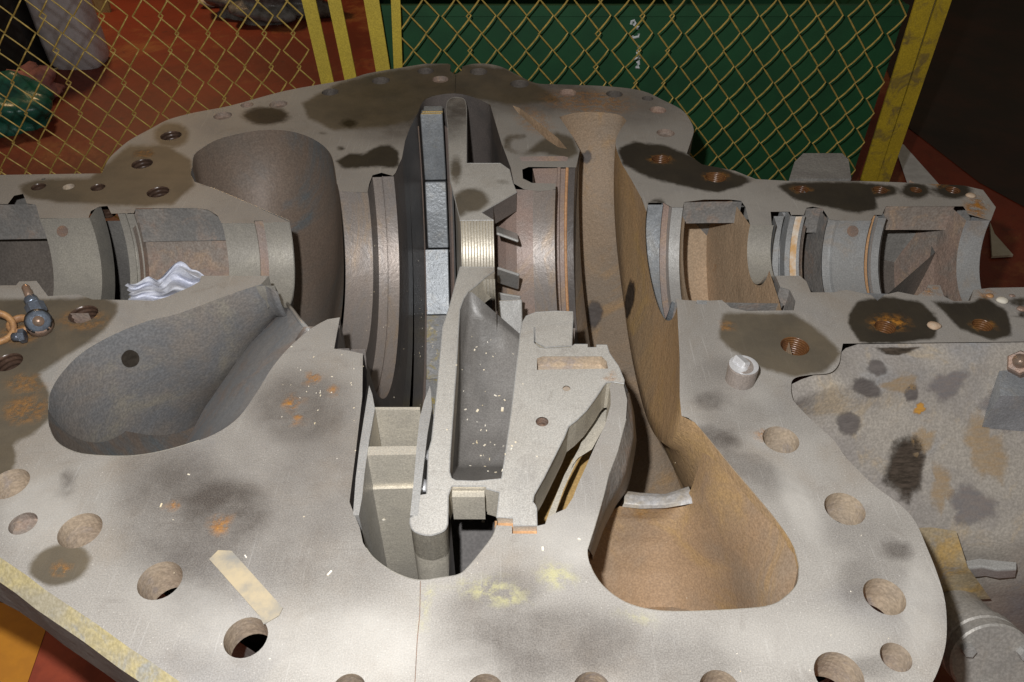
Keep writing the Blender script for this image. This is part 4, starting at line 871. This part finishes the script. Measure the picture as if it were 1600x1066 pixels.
# ================================================================ fence and things behind
YF = 2.15
def post_bar(px_top, px_bot, wpx, mat, parent, name='post', dy=0.0, lean=True):
    a = PY(px_top[0], px_top[1], YF + dy); b = PY(px_bot[0], px_bot[1], YF + dy); d = (b - a) / (b.z - a.z)
    top = a + d * (.35 - a.z); bot = a + d * (FZ - a.z); k = wpx / 575.0
    v = []
    for p in (top, bot):
        for sx, sy in ((-.5, 0), (.5, 0), (.5, .006), (-.5, .006)): v.append(p + Vector((sx * k, sy, 0)))
    return mesh(name, v, [(0, 1, 2, 3), (4, 5, 6, 7), (0, 1, 5, 4), (1, 2, 6, 5), (2, 3, 7, 6), (3, 0, 4, 7)], mat, parent)
wire_me = {}
def panel(x0, x1, label, posts):
    e = empty('fence_panel', (x0, YF, FZ), label, 'fence panel')
    w, h = .039, .0462; zt = .35; n = int((zt - FZ) / h)
    base = None
    kx = int((x1 - x0) / w)
    for k in range(kx):
        if k < 2:
            pts = []
            for i in range(n + 1):
                s = (i + k) % 2; x = w * s; z = zt - FZ - h * i
                yy = .0035 if s else -.0035
                pts.append(Vector((x, yy, z)))
                if i < n:
                    bow = .0035 if s else 0.0
                    for q in (.3, .7):
                        xm = x + (w * (1 - s) - x) * q
                        pts.append(Vector((xm + bow, yy * (1 - 2 * q) - (.003 if s else 0), z - h * q + (bow * .8))))
            po = e.location; o = tube('wire', [p + Vector((x0 + k * w, YF, FZ)) for p in pts], .0022, M['wire'], e, 5, False)
            off = Vector((k * w, 0, 0))
            for vv in o.data.vertices: vv.co -= off
            o.location = off; wire_me[k] = o
        else:
            o = wire_me[k % 2].copy(); S.collection.objects.link(o); o.parent = e; o.location = (k * w, 0, 0)
            o.rotation_euler = (0, random.uniform(-.012, .012), 0)
    for pt, pb, wd, mt in posts: post_bar(pt, pb, wd, M[mt], e, dy=-.012)
    return e
xa = PY(478, 0, YF).x
panel(-2.0, PY(500, 60, YF).x, 'left chain link fence panel with two yellow posts over the red floor', [((482, 0), (512, 132), 21, 'yellow'), ((522, 0), (548, 125), 20, 'yellow')])
pe = panel(PY(622, 60, YF).x, PY(1395, 140, YF).x, 'right chain link fence panel with slanting yellow angle posts before the green container', [((580, 0), (598, 108), 23, 'yellow'), ((618, 0), (622, 106), 14, 'yellow'), ((1446, 0), (1357, 284), 29, 'yellowdirty'), ((1476, 0), (1380, 284), 22, 'yellowdirty')])
post_bar((1462, 0), (1369, 284), 12, cast_mat('grey brown gap', [(.22, .16, .06), (.16, .13, .06)], 14, .2, .6), pe, 'post_web', dy=-.004)
# green container
YC = 2.27
def container():
    a = PY(575, 8, YC); b = PY(1418, 8, YC); r0 = PY(1332, 240, YC)
    e = empty('container', (0, YC, FZ), 'dark green steel container with chalk marks behind the fence', 'container')
    v = [Vector((a.x, YC, a.z)), Vector((b.x, YC, b.z)), Vector((b.x, YC, FZ)), Vector((a.x, YC, FZ))]
    v += [p + Vector((0, 1.1, 0)) for p in v]
    mesh('shell', v, [(0, 1, 2, 3), (4, 5, 6, 7), (0, 3, 7, 4), (1, 2, 6, 5), (2, 3, 7, 6)], M['green'], e)
    box('rim', ((a.x + b.x) / 2, YC - .006, a.z - .012), (b.x - a.x, .014, .03), M['green'], e)
    box('rim', (a.x + .05, YC - .004, (a.z + FZ) / 2), (.03, .01, a.z - FZ), M['green'], e)
    def stroke(pts): tube('chalk_mark', [PY(x, y, YC - .002) for x, y in pts], .0038, M['chalk'], e, 5)
    stroke([(986, 38), (987, 33), (991, 32), (993, 36), (990, 40)]); stroke([(993, 42), (998, 42), (996, 46)]); stroke([(988, 56), (989, 59), (998, 57), (998, 53)])
    stroke([(996, 74), (999, 73)]); stroke([(994, 83), (998, 82), (997, 79)]); stroke([(990, 92), (1000, 90), (999, 87)]); stroke([(995, 98), (998, 95), (998, 101)]); stroke([(993, 105), (999, 106), (996, 102)])
    return e
container()
# boards resting on the container
bd = empty('board', PY(760, 2, YC + .1), 'orange brown board lying on top of the green container', 'board')
box('board_face', (PY(760, 2, YC).x, YC + .3, PY(760, 2, YC).z + .03), (1.0, .5, .05), M['plank'], bd, None, .003)
bd = box('white_board', (PY(905, 2, YC).x, YC + .3, PY(760, 2, YC).z + .07), (.24, .42, .05), M['paper'], None, None, .003); tag(bd, 'pale board on the green container to the right of the orange one', 'board')
# left background
def canister():
    c = P(128, 98, FZ); c.z = FZ; k = (P(168, 98, FZ) - P(88, 98, FZ)).length / 2
    e = empty('canister', c, 'cloudy grey plastic canister with a red cap behind the left fence', 'canister')
    n = 28; v, f = [], []
    pr_ = [(0, .9), (.02, 1.0), (.10, 1.02), (.2, 1.0), (.30, 1.0), (.36, .95), (.41, .7), (.44, .35), (.47, .3)]
    for z, q in pr_:
        for i in range(n):
            t = 2 * math.pi * i / n; s = (abs(math.cos(t)) ** 4 + abs(math.sin(t)) ** 4) ** -.25
            v.append(c + Vector((math.cos(t) * s * k * q, math.sin(t) * s * k * q * .8, z * 1.25)))
    for j in range(len(pr_) - 1): f += [(j * n + i, j * n + (i + 1) % n, (j + 1) * n + (i + 1) % n, (j + 1) * n + i) for i in range(n)]
    f.append(tuple(range((len(pr_) - 1) * n, len(pr_) * n)))
    mesh('body', v, f, M['cloudy'], e, True)
    tube('cap', [c + Vector((-.02, -k * .6, .50)), c + Vector((-.02, -k * .6, .56))], .05, M['redcap'], e, 14)
canister()
bx = empty('bin', P(20, 110, FZ), 'black plastic bin at the upper left behind the fence', 'bin')
q = P(30, 120, FZ); box('bin_body', (q.x - .22, q.y + .25, FZ + .30), (.62, .5, .6), M['black'], bx, None, .02); box('bin_rim', (q.x - .22, q.y + .25, FZ + .61), (.66, .54, .03), M['black'], bx, None, .008)
q = P(62, 50, FZ); cb = box('cardboard', (q.x + .05, q.y + .35, FZ + .16), (.42, .02, .34), M['cardboard'], None, Matrix.Rotation(-.25, 3, 'X')); tag(cb, 'tan cardboard sheet leaning between the black bin and canister', 'cardboard')
cb = prism('cardboard', [P(70, 118, FZ), P(95, 108, FZ), P(60, 118, FZ), P(50, 112, FZ)], FZ + .005, FZ + .012, M['cardboard']); tag(cb, 'small tan scrap of card on the floor beneath the black bin', 'cardboard')
def lump(name, c, sx, sy, sz, mat, label, cat, seed, fr=3.0, amp=.25):
    rr = random.Random(seed); bm = bmesh.new(); bmesh.ops.create_icosphere(bm, subdivisions=4, radius=1); ph = [rr.uniform(0, 6) for _ in range(6)]
    v = []
    for q in bm.verts:
        d = q.co; s = 1 + amp * (math.sin(fr * d.x + ph[0]) * math.cos(fr * 1.3 * d.y + ph[1]) + .6 * math.sin(fr * 2.3 * d.z + ph[2] + 2 * d.x) + .45 * abs(math.sin(fr * 3.1 * d.y + ph[3] + d.x * 3)))
        v.append(Vector(c) + Vector((d.x * sx * s, d.y * sy * s, max(-.01, (d.z * s + .45) * sz))))
    bm.verts.index_update(); f = [[q.index for q in fc.verts] for fc in bm.faces]; bm.free()
    tag(mesh(name, v, f, mat, None, True), label, cat)
c = P(22, 190, FZ); lump('plastic_bag', c, .17, .14, .13, M['bag'], 'crumpled shiny green plastic bag on the red floor at left', 'plastic bag', 1)
c = P(58, 152, FZ); lump('cloth', c, .10, .09, .08, M['pink'], 'crumpled pink cloth on the floor behind the green bag', 'cloth', 2, 4, .35)
c = P(425, 22, FZ); lump('plastic_film', c, .26, .2, .16, M['foil'], 'heap of grey plastic film on the floor left of the posts', 'plastic film', 3, 4, .3)
c = P(345, 6, FZ); lump('paper', c, .10, .08, .06, M['paper'], 'white crumpled paper beside the heap of plastic film', 'paper', 4, 3, .3)
c = P(385, 14, FZ); lump('cloth', c, .10, .09, .05, M['plank'], 'orange brown rag in front of the grey plastic film heap', 'cloth', 5, 4, .3)
c = [P(x, y, FZ) for x, y in [(1545, 352), (1552, 370), (1581, 403), (1548, 405)]]
tag(prism('paper', c, FZ + .004, FZ + .012, M['paper']), 'pale paper scrap on the floor beyond the right bearing end', 'paper')
